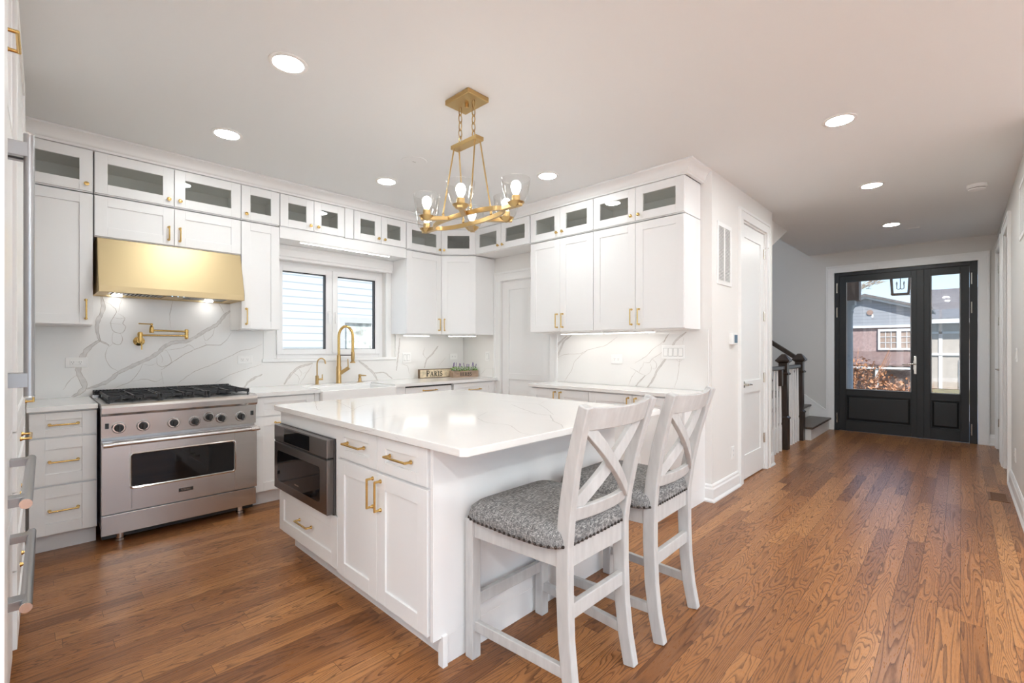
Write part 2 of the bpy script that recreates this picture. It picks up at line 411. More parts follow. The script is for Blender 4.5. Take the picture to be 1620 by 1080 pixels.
# sloping stair ceiling and the bulkhead over the stair opening
b = MB(); b.hexa([(5.6, 1.75, H), (XD, 1.75, H), (XD, YA, 5.0), (5.6, YA, 5.0)], [(5.6, 1.75, H + .1), (XD, 1.75, H + .1), (XD, YA, 5.1), (5.6, YA, 5.1)])
struct(b.build('ceiling_stair', 'ceiling_paint'))
b = MB(); b.prism([(5.605, 2.30), (6.60, H - .001), (5.605, H - .001)], 'y', 1.565, 1.66)
struct(b.build('trim_stair_bulkhead', 'wall_paint'))
# the room behind the photographer: outer walls with big windows
def wall_x(name, x, y0, y1, wins):
    b = MB(); ys = [y0]
    for (a, c) in wins: b.box(x, x + .15, ys[-1], a, 0, H); b.box(x, x + .15, a, c, 0, .1); b.box(x, x + .15, a, c, 2.6, H); ys.append(c)
    b.box(x, x + .15, ys[-1], y1, 0, H)
    return struct(b.build(name, 'wall_paint'))
BW = [(-3.1, -1.75), (-1.65, -0.3), (-0.2, 1.15)]
wall_x('wall_rear', -3.5, -3.5, 1.4, BW)
b = MB(); SW = [(-3.0, -1.2), (-1.1, 0.7), (0.8, 2.6), (2.7, 4.2)]; xs = [-3.35]
for (a, c) in SW: b.box(xs[-1], a, -3.5, -3.35, 0, H); b.box(a, c, -3.5, -3.35, 0, .1); b.box(a, c, -3.5, -3.35, 2.6, H); xs.append(c)
b.box(xs[-1], 4.4, -3.5, -3.35, 0, H)
struct(b.build('wall_rear_side', 'wall_paint'))
slab('wall_fridge_side', 'wall_paint', (-0.95, -0.80, 1.4, YA + 0.15, 0, H), (-3.35, -0.95, 1.4, 1.52, 0, H))
wn = 3
for (a, c) in BW:
    wn += 1; b = MB()
    for q in ((a, a + .06), (c - .06, c), ((a + c) / 2 - .03, (a + c) / 2 + .03)): b.box(-3.46, -3.38, q[0], q[1], .1, 2.6)
    b.box(-3.46, -3.38, a, c, .1, .16); b.box(-3.46, -3.38, a, c, 2.54, 2.6)
    w = struct(b.build('window_%d' % wn, 'vinyl_white')); MB().box(-3.425, -3.42, a + .06, c - .06, .16, 2.54).build('pane', 'pane_glass', w)
for (a, c) in SW:
    wn += 1; b = MB()
    for q in ((a, a + .06), (c - .06, c), ((a + c) / 2 - .03, (a + c) / 2 + .03)): b.box(q[0], q[1], -3.46, -3.38, .1, 2.6)
    b.box(a, c, -3.46, -3.38, .1, .16); b.box(a, c, -3.46, -3.38, 2.54, 2.6)
    w = struct(b.build('window_%d' % wn, 'vinyl_white')); MB().box(a + .06, c - .06, -3.425, -3.42, .16, 2.54).build('pane', 'pane_glass', w)

# baseboards
BBP = [(0.0, 0.0), (0.028, 0.0), (0.028, 0.012), (0.018, 0.03), (0.018, 0.105), (0.012, 0.118), (0.012, 0.132), (0.005, 0.145), (0.0, 0.145)]
def sweep(b, path, prof, closed=False):
    # path: plan points; profile (out, z) goes to the LEFT side of the travel direction
    n = len(path); rows = []
    for i in range(n):
        p = Vector(path[i])
        d0 = (Vector(path[i]) - Vector(path[i-1])).normalized() if i > 0 else None
        d1 = (Vector(path[i+1]) - Vector(path[i])).normalized() if i < n - 1 else None
        n0 = Vector((-d0.y, d0.x)) if d0 else None; n1 = Vector((-d1.y, d1.x)) if d1 else None
        if n0 is None: m = n1
        elif n1 is None: m = n0
        else: m = (n0 + n1); m = m / max(0.2, m.dot(n1)) 
        rows.append([(p.x + m.x*o, p.y + m.y*o, z) for o, z in prof])
    k = len(prof); vs = [q for r in rows for q in r]; fs = []
    for i in range(n - 1):
        for j in range(k): fs.append((i*k+j, i*k+(j+1)%k, (i+1)*k+(j+1)%k, (i+1)*k+j))
    fs += [tuple(range(k)), tuple((n-1)*k + j for j in reversed(range(k)))]
    b.add(vs, fs)
def baseboard(name, path):
    b = MB(); sweep(b, path, BBP); return struct(b.build(name, 'trim_white'))
baseboard('baseboard_hall_closet', [(CX0 - .105, YC), (XB, YC), (XB, 1.528)][::1])
bpy.data.objects['baseboard_hall_closet'].name = 'baseboard_hall_closet'
baseboard('baseboard_stair_corner', [(5.60, YC + .12), (5.60, YC), (CX1 + .105, YC)])
baseboard('baseboard_hall_right', [(4.6, YR), (6.33, YR)])
baseboard('baseboard_hall_between', [(7.22, YR), (7.52, YR)])
baseboard('baseboard_front', [(XD, YR), (XD, -0.265)])

# crown moulding over the cabinets (runs along the range wall, round the corner, along the pantry wall)
CUY, CUX = 4.345, 3.595      # upper cabinet carcass fronts
DG0, DG1 = (3.305, CUY), (CUX, 4.055)
CROWN = [(0.0, 2.64), (0.024, 2.64), (0.024, 2.655), (0.030, 2.66), (0.034, 2.668), (0.036, 2.682), (0.046, 2.702), (0.066, 2.720), (0.084, 2.726), (0.084, 2.7385), (0.0, 2.7385)]
b = MB(); sweep(b, [(XB - .002, 1.56), (CUX, 1.56), DG1, DG0, (-0.22, CUY)], CROWN)
struct(b.build('trim_crown', 'trim_white', smooth=40))

# ------------------------------------------------------------------ cabinet hardware
def pull_mesh(L):
    b = MB(); h = L / 2
    b.tube([(0, -.031, -h - .004), (0, -.031, h + .004)], .0052, 10)
    for s in (-1, 1):
        b.tube([(0, 0, s*h), (0, -.004, s*h), (0, -.010, s*h), (0, -.031, s*h)], [.0095, .009, .0055, .0055], 12)
    o = b.build('handle', 'brass', smooth=40); me = o.data; bpy.data.objects.remove(o); return me
PULL = {L: pull_mesh(L) for L in (0.095, 0.128, 0.16)}
def knob_mesh():
    b = MB(); b.lathe([(.007, 0), (.0055, -.008), (.006, -.013), (.013, -.018), (.0145, -.022), (.013, -.026), (.006, -.028)], axis='y', n=18)
    o = b.build('knob', 'brass', smooth=40); me = o.data; bpy.data.objects.remove(o); return me
KNOB = knob_mesh()
def shaker(b, x0, x1, z0, z1, y=0.0, th=.02, st=.068, rt=None, rec=.008, panel=True):
    rt = st if rt is None else rt
    b.box(x0, x0 + st, y - th, y, z0, z1); b.box(x1 - st, x1, y - th, y, z0, z1)
    b.box(x0 + st, x1 - st, y - th, y, z0, z0 + rt); b.box(x0 + st, x1 - st, y - th, y, z1 - rt, z1)
    if panel: b.box(x0 + st, x1 - st, y - th + rec, y - .002, z0 + rt, z1 - rt)
G = 0.002
def front(root, kind, x0, x1, z0, z1, hw=None, st=.068, rt=None):
    b = MB(); gl = kind == 'glass'
    shaker(b, x0 + G, x1 - G, z0 + G, z1 - G, st=st, rt=rt, panel=not gl)
    o = b.build('drawer' if kind == 'drawer' else 'door', 'cabinet_white', root, bevel=.0012)
    if gl: MB().box(x0 + st, x1 - st, -.012, -.008, z0 + (rt or st), z1 - (rt or st)).build('pane', 'cabinet_glass', o)
    if hw:
        if hw[0] == 'knob': inst('knob', KNOB, o, (hw[1], -.02, hw[2]))
        else: inst('handle', PULL[hw[3]], o, (hw[1], -.02, hw[2]), (0, PI/2 if hw[0] == 'h' else 0, 0))
    return o
def cabinet(name, label, loc, w, d, z0, z1, rotz=0, group=None, toe=0, glassy=False, cat='cabinet'):
    r = thing(name, label, cat, (loc[0], loc[1], 0 if toe else z0), rotz, group)
    dz = 0 if toe else z0
    b = MB()
    if glassy:
        t = .016
        b.box(0, t, 0, d, z0, z1).box(w - t, w, 0, d, z0, z1).box(t, w - t, 0, d, z0, z0 + t).box(t, w - t, 0, d, z1 - t, z1)
        b.mat(1).box(t, w - t, d - t, d, z0 + t, z1 - t)
        for q in ((t, t + .003), (w - t - .003, w - t)): b.box(q[0], q[1], .004, d - t, z0 + t, z1 - t)
        b.box(t, w - t, .02, d - t, z0 + t, z0 + t + .003); b.box(t, w - t, .02, d - t, z1 - .06, z1 - t)
    else:
        b.box(0, w, 0, d, z0 + toe, z1)
        if toe: b.box(0, w, .075, d, 0, toe)
    o = b.build('body', ['cabinet_white', 'cabinet_inside'], r, (0, 0, -dz), bevel=.001)
    return r, dz
def wall_cab(name, label, loc, w, z0, z1, rotz, fronts, group, glassy=False, d=.30):
    r, dz = cabinet(name, label, loc, w, d, z0, z1, rotz, group, 0, glassy)
    for f in fronts: 
        k, x0, x1, hw = f
        if hw: hw = (hw[0], hw[1], hw[2] - dz) + tuple(hw[3:])
        front(r, k, x0, x1, z0 + .004 - dz, z1 - .004 - dz, hw)
    return r
ZG0, ZG1, ZU0, ZU1 = 2.345, 2.640, 1.425, 2.337
def glass_pair(label, loc, w, rotz=0, d=.30):
    k = ZG0 + .05; h = w / 2
    return wall_cab('glass_cabinet', label, loc, w, ZG0, ZG1, rotz, [('glass', 0, h, ('knob', h - .035, k)), ('glass', h, w, ('knob', h + .035, k))], 'glass-front cabinets under the crown moulding', True, d)
def glass_one(label, loc, w, side, rotz=0, d=.30):
    k = ZG0 + .05
    return wall_cab('glass_cabinet', label, loc, w, ZG0, ZG1, rotz, [('glass', 0, w, ('knob', w - .035 if side == 'r' else .035, k))], 'glass-front cabinets under the crown moulding', True, d)
def upper_pair(label, loc, w, rotz=0, z0=ZU0, L=.128):
    h = w / 2; k = z0 + .035 + L / 2 + .01
    return wall_cab('wall_cabinet', label, loc, w, z0, ZU1, rotz, [('door', 0, h, ('v', h - .035, k, L)), ('door', h, w, ('v', h + .035, k, L))], 'shaker wall cabinets')
def upper_one(label, loc, w, side, rotz=0, d=.30):
    k = ZU0 + .11
    return wall_cab('wall_cabinet', label, loc, w, ZU0, ZU1, rotz, [('door', 0, w, ('v', w - .037 if side == 'r' else .037, k, .128))], 'shaker wall cabinets', d=d)
R90 = -PI / 2
# range wall, top row
glass_one('white glass-front cabinet at the far left, above the tall left wall cabinet', (-.155, CUY), .455, 'r')
glass_pair('wide white glass-front cabinet above the gold range hood', (.306, CUY), .912)
glass_one('narrow white glass-front cabinet just right of the hood cabinets', (1.222, CUY), .303, 'l')
glass_pair('white glass-front cabinet pair above the left half of the sink window', (1.530, CUY), .598)
glass_pair('white glass-front cabinet pair above the right half of the sink window', (2.225, CUY), .602)
glass_one('white glass-front cabinet left of the kitchen corner, knob at its right', (2.832, CUY), .470, 'r')
# range wall, lower row
upper_one('tall white wall cabinet left of the gold range hood', (-.155, CUY), .455, 'r')
upper_pair('low white wall cabinet with two small doors directly on the range hood', (.306, CUY), .912, z0=2.045, L=.095)
upper_one('narrow tall white wall cabinet between the hood and the sink window', (1.222, CUY), .303, 'l')
upper_one('tall white wall cabinet right of the sink window, handle at its right', (2.832, CUY), .470, 'r')
# corner, set at 45 degrees
def corner_cab(name, label, z0, z1, glassy, hw):
    w = math.hypot(DG1[0] - DG0[0], DG1[1] - DG0[1])
    r = thing(name, label, 'cabinet', (DG0[0], DG0[1], z0), -PI/4, 'glass-front cabinets under the crown moulding' if glassy else 'shaker wall cabinets')
    c, s = math.cos(PI/4), math.sin(PI/4)
    def loc(x, y): dx, dy = x - DG0[0], y - DG0[1]; return (c*dx - s*dy, s*dx + c*dy)
    P = [loc(*q) for q in (DG0, DG1, (XB - .003, DG1[1]), (XB - .003, YA - .003), (DG0[0], YA - .003))]
    b = MB(); hh = z1 - z0
    if glassy:
        b.prism(P, 'z', 0, .016); b.prism(P, 'z', hh - .016, hh)
        for i in (1, 2, 3, 4):
            p, q = Vector(P[i]), Vector(P[(i+1) % 5]); d = (q - p).normalized(); nn = Vector((-d.y, d.x)) * .014
            b.mat(0 if i in (1, 4) else 1).prism([p, q, q + nn, p + nn], 'z', .016, hh - .016)
        p, q = P[1], P[2]
    else: b.prism(P, 'z', 0, hh)
    b.build('body', ['cabinet_white', 'cabinet_inside'], r, bevel=.001)
    front(r, 'glass' if glassy else 'door', .012, w - .004, .004, hh - .004, hw)
corner_cab('glass_cabinet', 'white glass-front cabinet set diagonally across the kitchen corner', ZG0, ZG1, True, ('knob', .047, .05))
corner_cab('wall_cabinet', 'tall white wall cabinet set diagonally across the kitchen corner', ZU0, ZU1, False, ('v', .05, .11, .128))
# pantry wall
glass_pair('white glass-front cabinet pair bridging over the pantry door', (CUX, 4.045), .845, R90)
glass_pair('white glass-front cabinet pair at the middle of the right-hand row', (CUX, 3.188), .768, R90)
glass_pair('large white glass-front cabinet pair at the right end of the crown', (CUX, 2.418), .850, R90)
upper_pair('white two-door wall cabinet next to the pantry door', (CUX, 3.188), .768, R90)
upper_pair('white two-door wall cabinet at the right end, nearest the hall', (CUX, 2.418), .850, R90)
# boxed valance over the window
v = thing('window_valance', 'white boxed valance bridging the cabinets above the sink window', 'valance', (1.528, CUY, 2.242))
b = MB(); b.box(0, 1.30, -.02, 0, 0, .098); b.box(.602, .692, -.02, 0, .104, .395); b.box(0, 1.30, 0, .30, .0, .018)
b.build('panel', 'cabinet_white', v, bevel=.001)
lb = thing('light_bar', 'thin lit bar along the lower edge of the window valance', 'light', (1.70, CUY - .012, 2.228))
MB().box(0, .93, -.008, .012, 0, .012).build('housing', 'white_plastic', lb)
MB().box(.01, .92, -.004, .010, -.002, 0).build('diffuser', 'led_cool', lb)

# under-cabinet lamps
def led(label, loc, L, rotz):
    r = thing('undercabinet_light', label, 'light', loc, rotz, 'lit strips under the wall cabinets')
    MB().box(0, L, 0, .05, .003, .022).build('housing', 'white_plastic', r)
    MB().box(.01, L - .01, .006, .044, -.001, .003).build('diffuser', 'led_glow', r)
led('lit strip under the cabinet right of the sink window', (2.88, 4.43, ZU0 - .022), .34, 0)
led('lit strip under the diagonal corner cabinet', (3.42, 4.36, ZU0 - .022), .34, -PI/4)
led('left lit strip under the side cabinets, nearest the pantry door', (3.70, 2.90, ZU0 - .022), .48, R90)
led('right lit strip under the side cabinets, nearest the hall', (3.70, 2.39, ZU0 - .022), .50, R90)

# ------------------------------------------------------------------ base cabinets on the range wall
CTZ, CTH = 0.912, 0.03
BY = 4.03     # carcass front, door front 4.01
ZB1 = CTZ - CTH - .002
def base(label, x0, x1, fronts, rotz=0, loc=None, d=.60, toe=.115, group='white base cabinets along the walls', name='base_cabinet', top=None):
    r, dz = cabinet(name, label, loc or (x0, BY), (x1 - x0), d, 0, top or ZB1, rotz, group, toe)
    for f in fronts: front(r, *f[:5], f[5], **(f[6] if len(f) > 6 else {}))
    return r
SM = dict(st=.05, rt=.045)
base('white three-drawer base cabinet left of the range', -.01, .298, [('drawer', 0, .306, .722, .872, ('h', .153, .797, .128), dict(st=.068, rt=.045)), ('drawer', 0, .306, .425, .714, ('h', .153, .57, .128)), ('drawer', 0, .306, .122, .418, ('h', .153, .27, .128))])
base('white base cabinet between the range and the sink', 1.224, 1.70, [('drawer', 0, .476, .722, .872, ('h', .238, .797, .16), dict(st=.068, rt=.045)), ('drawer', 0, .476, .122, .714, ('h', .238, .665, .16))])
base('white sink base cabinet below the apron sink', 1.702, 2.612, [('door', 0, .455, .122, .60, ('v', .42, .53, .128)), ('door', .455, .91, .122, .60, ('v', .49, .53, .128))], top=.63)
for q in ((0, .040), (.776, .91)): MB().box(q[0], q[1], -.018, .55, .632, ZB1).build('filler_panel', 'cabinet_white', [o for o in bpy.data.objects if o.get('label', '').startswith('white sink base')][0], bevel=.001)
dw = thing('dishwasher', 'white panelled dishwasher right of the sink with one brass handle', 'dishwasher', (2.616, BY, 0))
MB().box(0, .612, .02, .58, .10, ZB1).build('body', 'black_plastic', dw)
MB().box(0, .612, .075, .1, 0, .1).build('toe_kick', 'cabinet_white', dw)
b = MB(); shaker(b, .012, .600, .122, .862, y=.02, st=.068); d1 = b.build('door', 'cabinet_white', dw, bevel=.0012)
inst('handle', PULL[.16], d1, (.306, 0, .825), (0, PI/2, 0))
base('white base cabinet in the corner under the sign and herbs', 3.232, 3.894, [('drawer', 0, .60, .722, .872, ('h', .30, .797, .16), dict(st=.068, rt=.045)), ('door', 0, .60, .122, .714, ('v', .04, .6, .128))])

# sink
sk = thing('apron_sink', 'white fireclay apron-front sink under the window', 'sink', (1.7445, 3.955, .635))
b = MB(); t = .022; W, D, hh = .731, .495, .262
b.box(0, W, 0, t, 0, hh).box(0, W, D - t, D, 0, hh).box(0, t, t, D - t, 0, hh).box(W - t, W, t, D - t, 0, hh).box(t, W - t, t, D - t, 0, .03)
b.build('basin', 'sink_white', sk, bevel=.006, seg=3)
MB().lathe([(.045, .031), (.045, .034), (.03, .034), (.028, .031)], c=(W/2, D/2, 0)).build('drain', 'steel_polished', sk, smooth=40)

def ribbons(b, veins, plane, side):
    # veins drawn into the stone: thin inlaid strips on the slab's own surface
    def P(u, w, o): return {'y': (u, plane + o*side, w), 'x': (plane + o*side, u, w), 'z': (u, w, plane + o*side)}[AX]
    rnd = random.Random(3)
    for wd, pts in veins:
        fine = []
        for i in range(len(pts) - 1):
            a, c = Vector(pts[i]), Vector(pts[i+1]); n = max(2, int((c - a).length / .018))
            for k in range(n): fine.append(a.lerp(c, k / n))
        fine.append(Vector(pts[-1]))
        for it in range(2): fine = [fine[0]] + [(fine[i-1] + fine[i]*2 + fine[i+1]) / 4 for i in range(1, len(fine)-1)] + [fine[-1]]
        fine = [p + Vector((rnd.uniform(-1, 1), rnd.uniform(-1, 1))) * .0022 for p in fine]
        n = len(fine); L, R = [], []
        for i, p in enumerate(fine):
            d = fine[min(i+1, n-1)] - fine[max(i-1, 0)]; d.normalize(); nn = Vector((-d.y, d.x))
            e = min(1, .35 + i / 6, .35 + (n-1-i) / 6)
            h = wd * .5 * e * rnd.uniform(.65, 1.15)
            L.append((p + nn*h, nn)); R.append((p - nn*h, nn))
        big = wd >= .008
        b.mat(1 if big else 2)
        vs = []
        for (l, _), (r, _) in zip(L, R): vs += [P(l.x, l.y, .0004), P(r.x, r.y, .0004)]
        b.add(vs, [(2*i, 2*i+1, 2*i+3, 2*i+2) for i in range(n-1)])
        if big:
            b.mat(2)
            for E_, sgn in ((L, 1), (R, -1)):
                vs = []
                for q, nn in E_:
                    h = rnd.uniform(.0005, .0018); vs += [P(q.x + nn.x*h, q.y + nn.y*h, .0008), P(q.x - nn.x*h, q.y - nn.y*h, .0008)]
                b.add(vs, [(2*i, 2*i+1, 2*i+3, 2*i+2) for i in range(n-1)])
    b.mat(0)
VA=[(0.03,[(0.208,0.913),(0.260,0.951),(0.278,0.976),(0.264,1.035),(0.242,1.072),(0.238,1.132),(0.260,1.197),(0.282,1.251),(0.323,1.300),(0.359,1.324)]),(0.024,[(0.359,1.324),(0.341,1.385),(0.345,1.471),(0.373,1.534),(0.382,1.583),(0.364,1.668)]),(0.014,[(0.359,1.324),(0.387,1.306),(0.410,1.288)]),(0.003,[(0.410,1.288),(0.387,1.226),(0.401,1.152),(0.425,1.114),(0.463,1.094)]),(0.003,[(0.238,1.072),(0.199,1.050),(0.178,1.003),(0.161,0.969)]),(0.026,[(0.287,0.967),(0.332,0.982),(0.387,1.004),(0.434,1.045),(0.472,1.087),(0.571,1.141),(0.663,1.191),(0.715,1.236),(0.747,1.282),(0.812,1.316),(0.913,1.324),(1.006,1.394),(1.127,1.475),(1.177,1.556),(1.222,1.594)]),(0.003,[(0.704,1.197),(0.694,1.144),(0.736,1.110),(0.796,1.142),(0.801,1.169),(0.769,1.249),(0.747,1.262)]),(0.003,[(0.611,1.146),(0.657,1.119),(0.694,1.144)]),(0.003,[(0.720,1.229),(0.747,1.183),(0.731,1.150)]),(0.004,[(0.731,1.091),(0.801,1.149),(0.891,1.221),(0.971,1.262),(1.042,1.297),(1.152,1.290),(1.203,1.355),(1.228,1.399)]),(0.003,[(0.747,1.249),(0.857,1.262),(0.925,1.303),(0.959,1.255)]),(0.003,[(1.018,1.401),(1.030,1.318),(1.091,1.375),(1.103,1.446)]),(0.003,[(1.030,1.318),(1.048,1.290),(0.989,1.269)]),(0.003,[(0.611,1.146),(0.591,1.083),(0.541,1.008),(0.443,0.963)]),(0.003,[(0.731,1.084),(0.736,1.024),(0.747,0.977)]),(0.003,[(0.541,1.008),(0.642,1.029),(0.694,0.987),(0.736,1.024)]),(0.003,[(0.387,1.621),(0.434,1.587),(0.463,1.545),(0.434,1.500),(0.415,1.461),(0.434,1.387),(0.492,1.376),(0.516,1.440),(0.482,1.451),(0.511,1.503),(0.463,1.532)]),(0.003,[(0.434,1.387),(0.425,1.300),(0.482,1.288),(0.492,1.351),(0.477,1.382)]),(0.003,[(0.434,1.500),(0.477,1.489),(0.511,1.503)]),(0.003,[(0.415,1.455),(0.482,1.451)]),(0.003,[(0.410,1.275),(0.434,1.306)]),(0.003,[(0.807,1.664),(0.785,1.543),(0.790,1.436)]),(0.003,[(0.482,1.640),(0.467,1.545)]),(0.003,[(1.127,1.674),(1.177,1.570)]),(0.003,[(0.834,0.973),(0.948,1.069),(1.091,1.128),(1.177,1.176),(1.241,1.204),(1.306,1.247),(1.400,1.261),(1.482,1.307)]),(0.003,[(1.103,0.965),(1.215,1.031),(1.346,1.077),(1.482,1.118)]),(0.016,[(1.319,0.894),(1.373,0.972),(1.482,1.027)]),(0.02,[(1.675,0.921),(1.728,1.005),(1.804,1.081),(1.947,1.117)]),(0.003,[(1.820,0.913),(1.875,0.998),(1.947,1.109)]),(0.003,[(1.758,1.035),(1.820,0.985),(1.804,0.914)]),(0.003,[(1.804,1.073),(1.851,1.015),(1.820,0.985)]),(0.003,[(1.851,1.015),(1.915,1.045)]),(0.022,[(2.437,1.132),(2.532,1.059),(2.611,0.994),(2.660,0.910)]),(0.01,[(2.611,0.994),(2.752,0.997),(2.846,0.920)]),(0.012,[(2.942,1.386),(2.931,1.254),(2.899,1.011)]),(0.004,[(2.964,1.084),(3.052,1.063),(3.074,0.966)]),(0.016,[(3.489,1.293),(3.402,1.193),(3.317,1.134),(3.282,1.027)]),(0.004,[(3.317,1.134),(3.258,1.194),(3.294,1.273)]),(0.003,[(3.603,1.150),(3.501,1.050)])]
VB=[(0.016,[(3.220,1.232),(3.119,1.298),(2.958,1.392)]),(0.018,[(3.220,1.138),(3.103,1.169),(3.038,1.259),(2.990,1.348),(2.895,1.397)]),(0.003,[(3.103,1.162),(2.990,1.202),(2.774,1.210),(2.685,1.253),(2.488,1.289),(2.353,1.375)]),(0.003,[(2.685,1.253),(2.774,1.198),(2.865,1.122),(2.895,1.034),(2.990,0.917)]),(0.012,[(2.162,0.902),(2.101,0.983),(2.065,1.018)]),(0.016,[(2.041,0.910),(1.982,0.989),(1.959,1.055),(1.868,1.176),(1.779,1.334),(1.683,1.405)]),(0.003,[(2.065,1.018),(2.125,1.038),(2.174,1.070),(2.218,1.085)]),(0.003,[(2.174,1.126),(2.053,1.195),(1.994,1.261),(1.901,1.314),(1.834,1.398)]),(0.003,[(2.077,1.139),(2.089,1.095),(2.125,1.071),(2.125,1.038)]),(0.003,[(2.077,1.139),(2.017,1.129),(2.005,1.173),(1.959,1.196),(1.913,1.218),(1.856,1.293)]),(0.003,[(2.017,1.129),(1.994,1.086),(2.017,1.042),(2.065,1.018)]),(0.003,[(2.005,1.173),(1.947,1.131),(1.959,1.077),(1.994,1.086)]),(0.003,[(2.237,0.921),(2.199,1.001),(2.150,1.059)]),(0.003,[(1.736,1.198),(1.747,1.136),(1.757,1.020),(1.790,0.924)]),(0.003,[(1.779,1.177),(1.747,1.136),(1.715,1.178)]),(0.009,[(1.845,1.388),(1.890,1.314)]),(0.003,[(1.704,1.365),(1.715,1.302)])]
VT=[(0.004,[(1.593,1.793),(1.515,1.646),(1.525,1.566),(1.545,1.510),(1.429,1.329),(1.426,1.253)]),(0.003,[(1.593,1.793),(1.783,1.910)]),(0.006,[(2.119,2.057),(2.015,1.875),(1.901,1.647),(1.926,1.576),(1.764,1.424),(1.715,1.335),(1.649,1.275)]),(0.004,[(1.885,1.804),(1.912,1.681),(1.885,1.532)]),(0.004,[(2.217,2.293),(2.204,2.139),(2.243,1.930),(2.094,1.739),(1.938,1.564)]),(0.003,[(2.243,1.930),(2.421,2.010)]),(0.003,[(1.764,1.424),(1.782,1.480),(1.740,1.508)]),(0.004,[(1.334,3.127),(1.177,2.753),(1.139,2.631),(1.194,2.702)]),(0.004,[(1.419,3.038),(1.377,2.835),(1.304,2.556),(1.450,2.684),(1.572,2.712)]),(0.003,[(1.141,2.073),(1.252,2.149),(1.322,2.128),(1.401,2.154)]),(0.003,[(1.179,2.499),(1.262,2.473),(1.342,2.582)])]

# worktops
b = MB(); b.box(-.02, .300, 3.985, YA - .018, CTZ - CTH, CTZ)
tag(b.build('worktop', 'quartz', bevel=.003), 'short white quartz worktop left of the range', 'worktop')
b = MB(); b.box(1.224, 1.742, 3.985, YA - .018, CTZ - CTH, CTZ).box(2.478, XB - .003, 3.985, YA - .018, CTZ - CTH, CTZ).box(1.742, 2.478, 4.452, YA - .018, CTZ - CTH, CTZ)
AX = 'z'; ribbons(b, [(.004, [(1.28, 4.02), (1.45, 4.12), (1.6, 4.2)]), (.003, [(2.7, 4.1), (2.9, 4.05), (3.1, 4.15)])], CTZ, 1)
tag(b.build('worktop', ['quartz', 'vein_faint', 'vein_faint']), 'long white quartz worktop running past the sink into the corner', 'worktop')
# backsplashes
b = MB(); S0, S1 = YA - .015, YA - .001
b.box(-.1, .305, S0, S1, CTZ, ZU0).box(.305, 1.222, S0, S1, CTZ - .08, 2.04).box(1.222, 1.49, S0, S1, CTZ, ZU0).box(1.49, 2.89, S0, S1, CTZ, 1.135).box(2.89, XB - .003, S0, S1, CTZ, ZU0)
AX = 'y'; ribbons(b, VA, S0, -1)
tag(b.build('backsplash', ['quartz', 'vein_soft', 'vein_dark']), 'tall white quartz backsplash with grey-brown veins behind range and sink', 'backsplash')
b = MB(); b.box(XB - .015, XB - .001, 4.075, YA - .016, CTZ + .001, 1.02)
AX = 'x'; ribbons(b, [(.010, [(4.52, .93), (4.44, 1.0)]), (.003, [(4.3, .93), (4.2, 1.01)])], XB - .015, -1)
tag(b.build('backsplash', ['quartz', 'vein_soft', 'vein_dark']), 'low quartz upstand in the corner beside the herb box', 'backsplash')
b = MB(); b.box(XB - .015, XB - .001, 1.50, 3.09, CTZ + .001, ZU0)
ribbons(b, [(w, [(min(p[0], 3.086), max(p[1], CTZ + .003)) for p in pts]) for w, pts in VB], XB - .015, -1)
tag(b.build('backsplash', ['quartz', 'vein_soft', 'vein_dark']), 'veined quartz backsplash under the lit side cabinets', 'backsplash')

# ------------------------------------------------------------------ base cabinets on the pantry wall
SX = 3.52
def side_base(label, y1, w, end):
    r, dz = cabinet('base_cabinet', label, (SX, y1), w, XB - .004 - SX, 0, ZB1, R90, 'white base cabinets along the walls', .115)
    h = w / 2
    front(r, 'door', 0, h, .122, .872, ('v', h - .035, .80, .095)); front(r, 'door', h, w, .122, .872, ('v', h + .035, .80, .095))
    if end: MB().box(w, w + .018, -.02, XB - .004 - SX, .115, ZB1).box(w, w + .018, .06, XB - .004 - SX, 0, .115).build('end_panel', 'cabinet_white', r, bevel=.001)
side_base('white two-door base cabinet beside the pantry door', 3.118, .700, False)
side_base('white two-door base cabinet behind the bar stools, nearest the hall', 2.416, .870, True)
b = MB(); b.box(3.475, XB - .016, 1.512, 3.130, CTZ - CTH, CTZ)
AX = 'z'; ribbons(b, [(.003, [(3.6, 2.9), (3.7, 2.6), (3.65, 2.4)])], CTZ, 1)
tag(b.build('worktop', ['quartz', 'vein_faint', 'vein_faint'], bevel=.003), 'narrow white quartz worktop on the side cabinets, behind the stools', 'worktop')

# ------------------------------------------------------------------ range hood
hd = thing('range_hood', 'gold wall-mounted range hood with sloping front', 'range hood', (.318, CUY, 1.655))
W = .898
b = MB()
P0 = [(-.02, .385), (-.125, .045), (-.125, .0), (-.117, .0), (-.117, .040), (-.012, .377), (.285, .377), (.285, .385)]
b.prism(P0, 'x', 0, W)
for x in (0, W - .006): b.prism([(-.02, .385), (-.125, .045), (-.125, 0), (.285, 0), (.285, .385)], 'x', x, x + .006)
b.box(.006, W - .006, -.119, -.095, 0, .02)
b.box(.006, W - .006, .255, .285, 0, .02).box(.006, .07, -.095, .255, .006, .02).box(W - .07, W - .006, -.095, .255, .006, .02).box(.40, .52, -.095, .255, .006, .02)
b.build('shell', 'gold_hood', hd, bevel=.002)
for x0 in (.07, .52):
    w2 = .33 if x0 < .3 else .308
    b = MB(); n = 14
    for k in range(n):
        x = x0 + w2 * (k + .2) / n; b.hexa([(x, -.095, .012), (x + .012, -.095, .012), (x + .012, .255, .012), (x, .255, .012)], [(x + .004, -.095, .03), (x + .016, -.095, .03), (x + .016, .255, .03), (x + .004, .255, .03)])
    b.box(x0, x0 + w2, -.095, .255, .034, .038)
    b.build('baffle_filter', 'steel_grey', hd)
b = MB(); b.box(.385, .515, -.121, -.093, -.003, .004); b.build('control_panel', 'black_glass', hd)
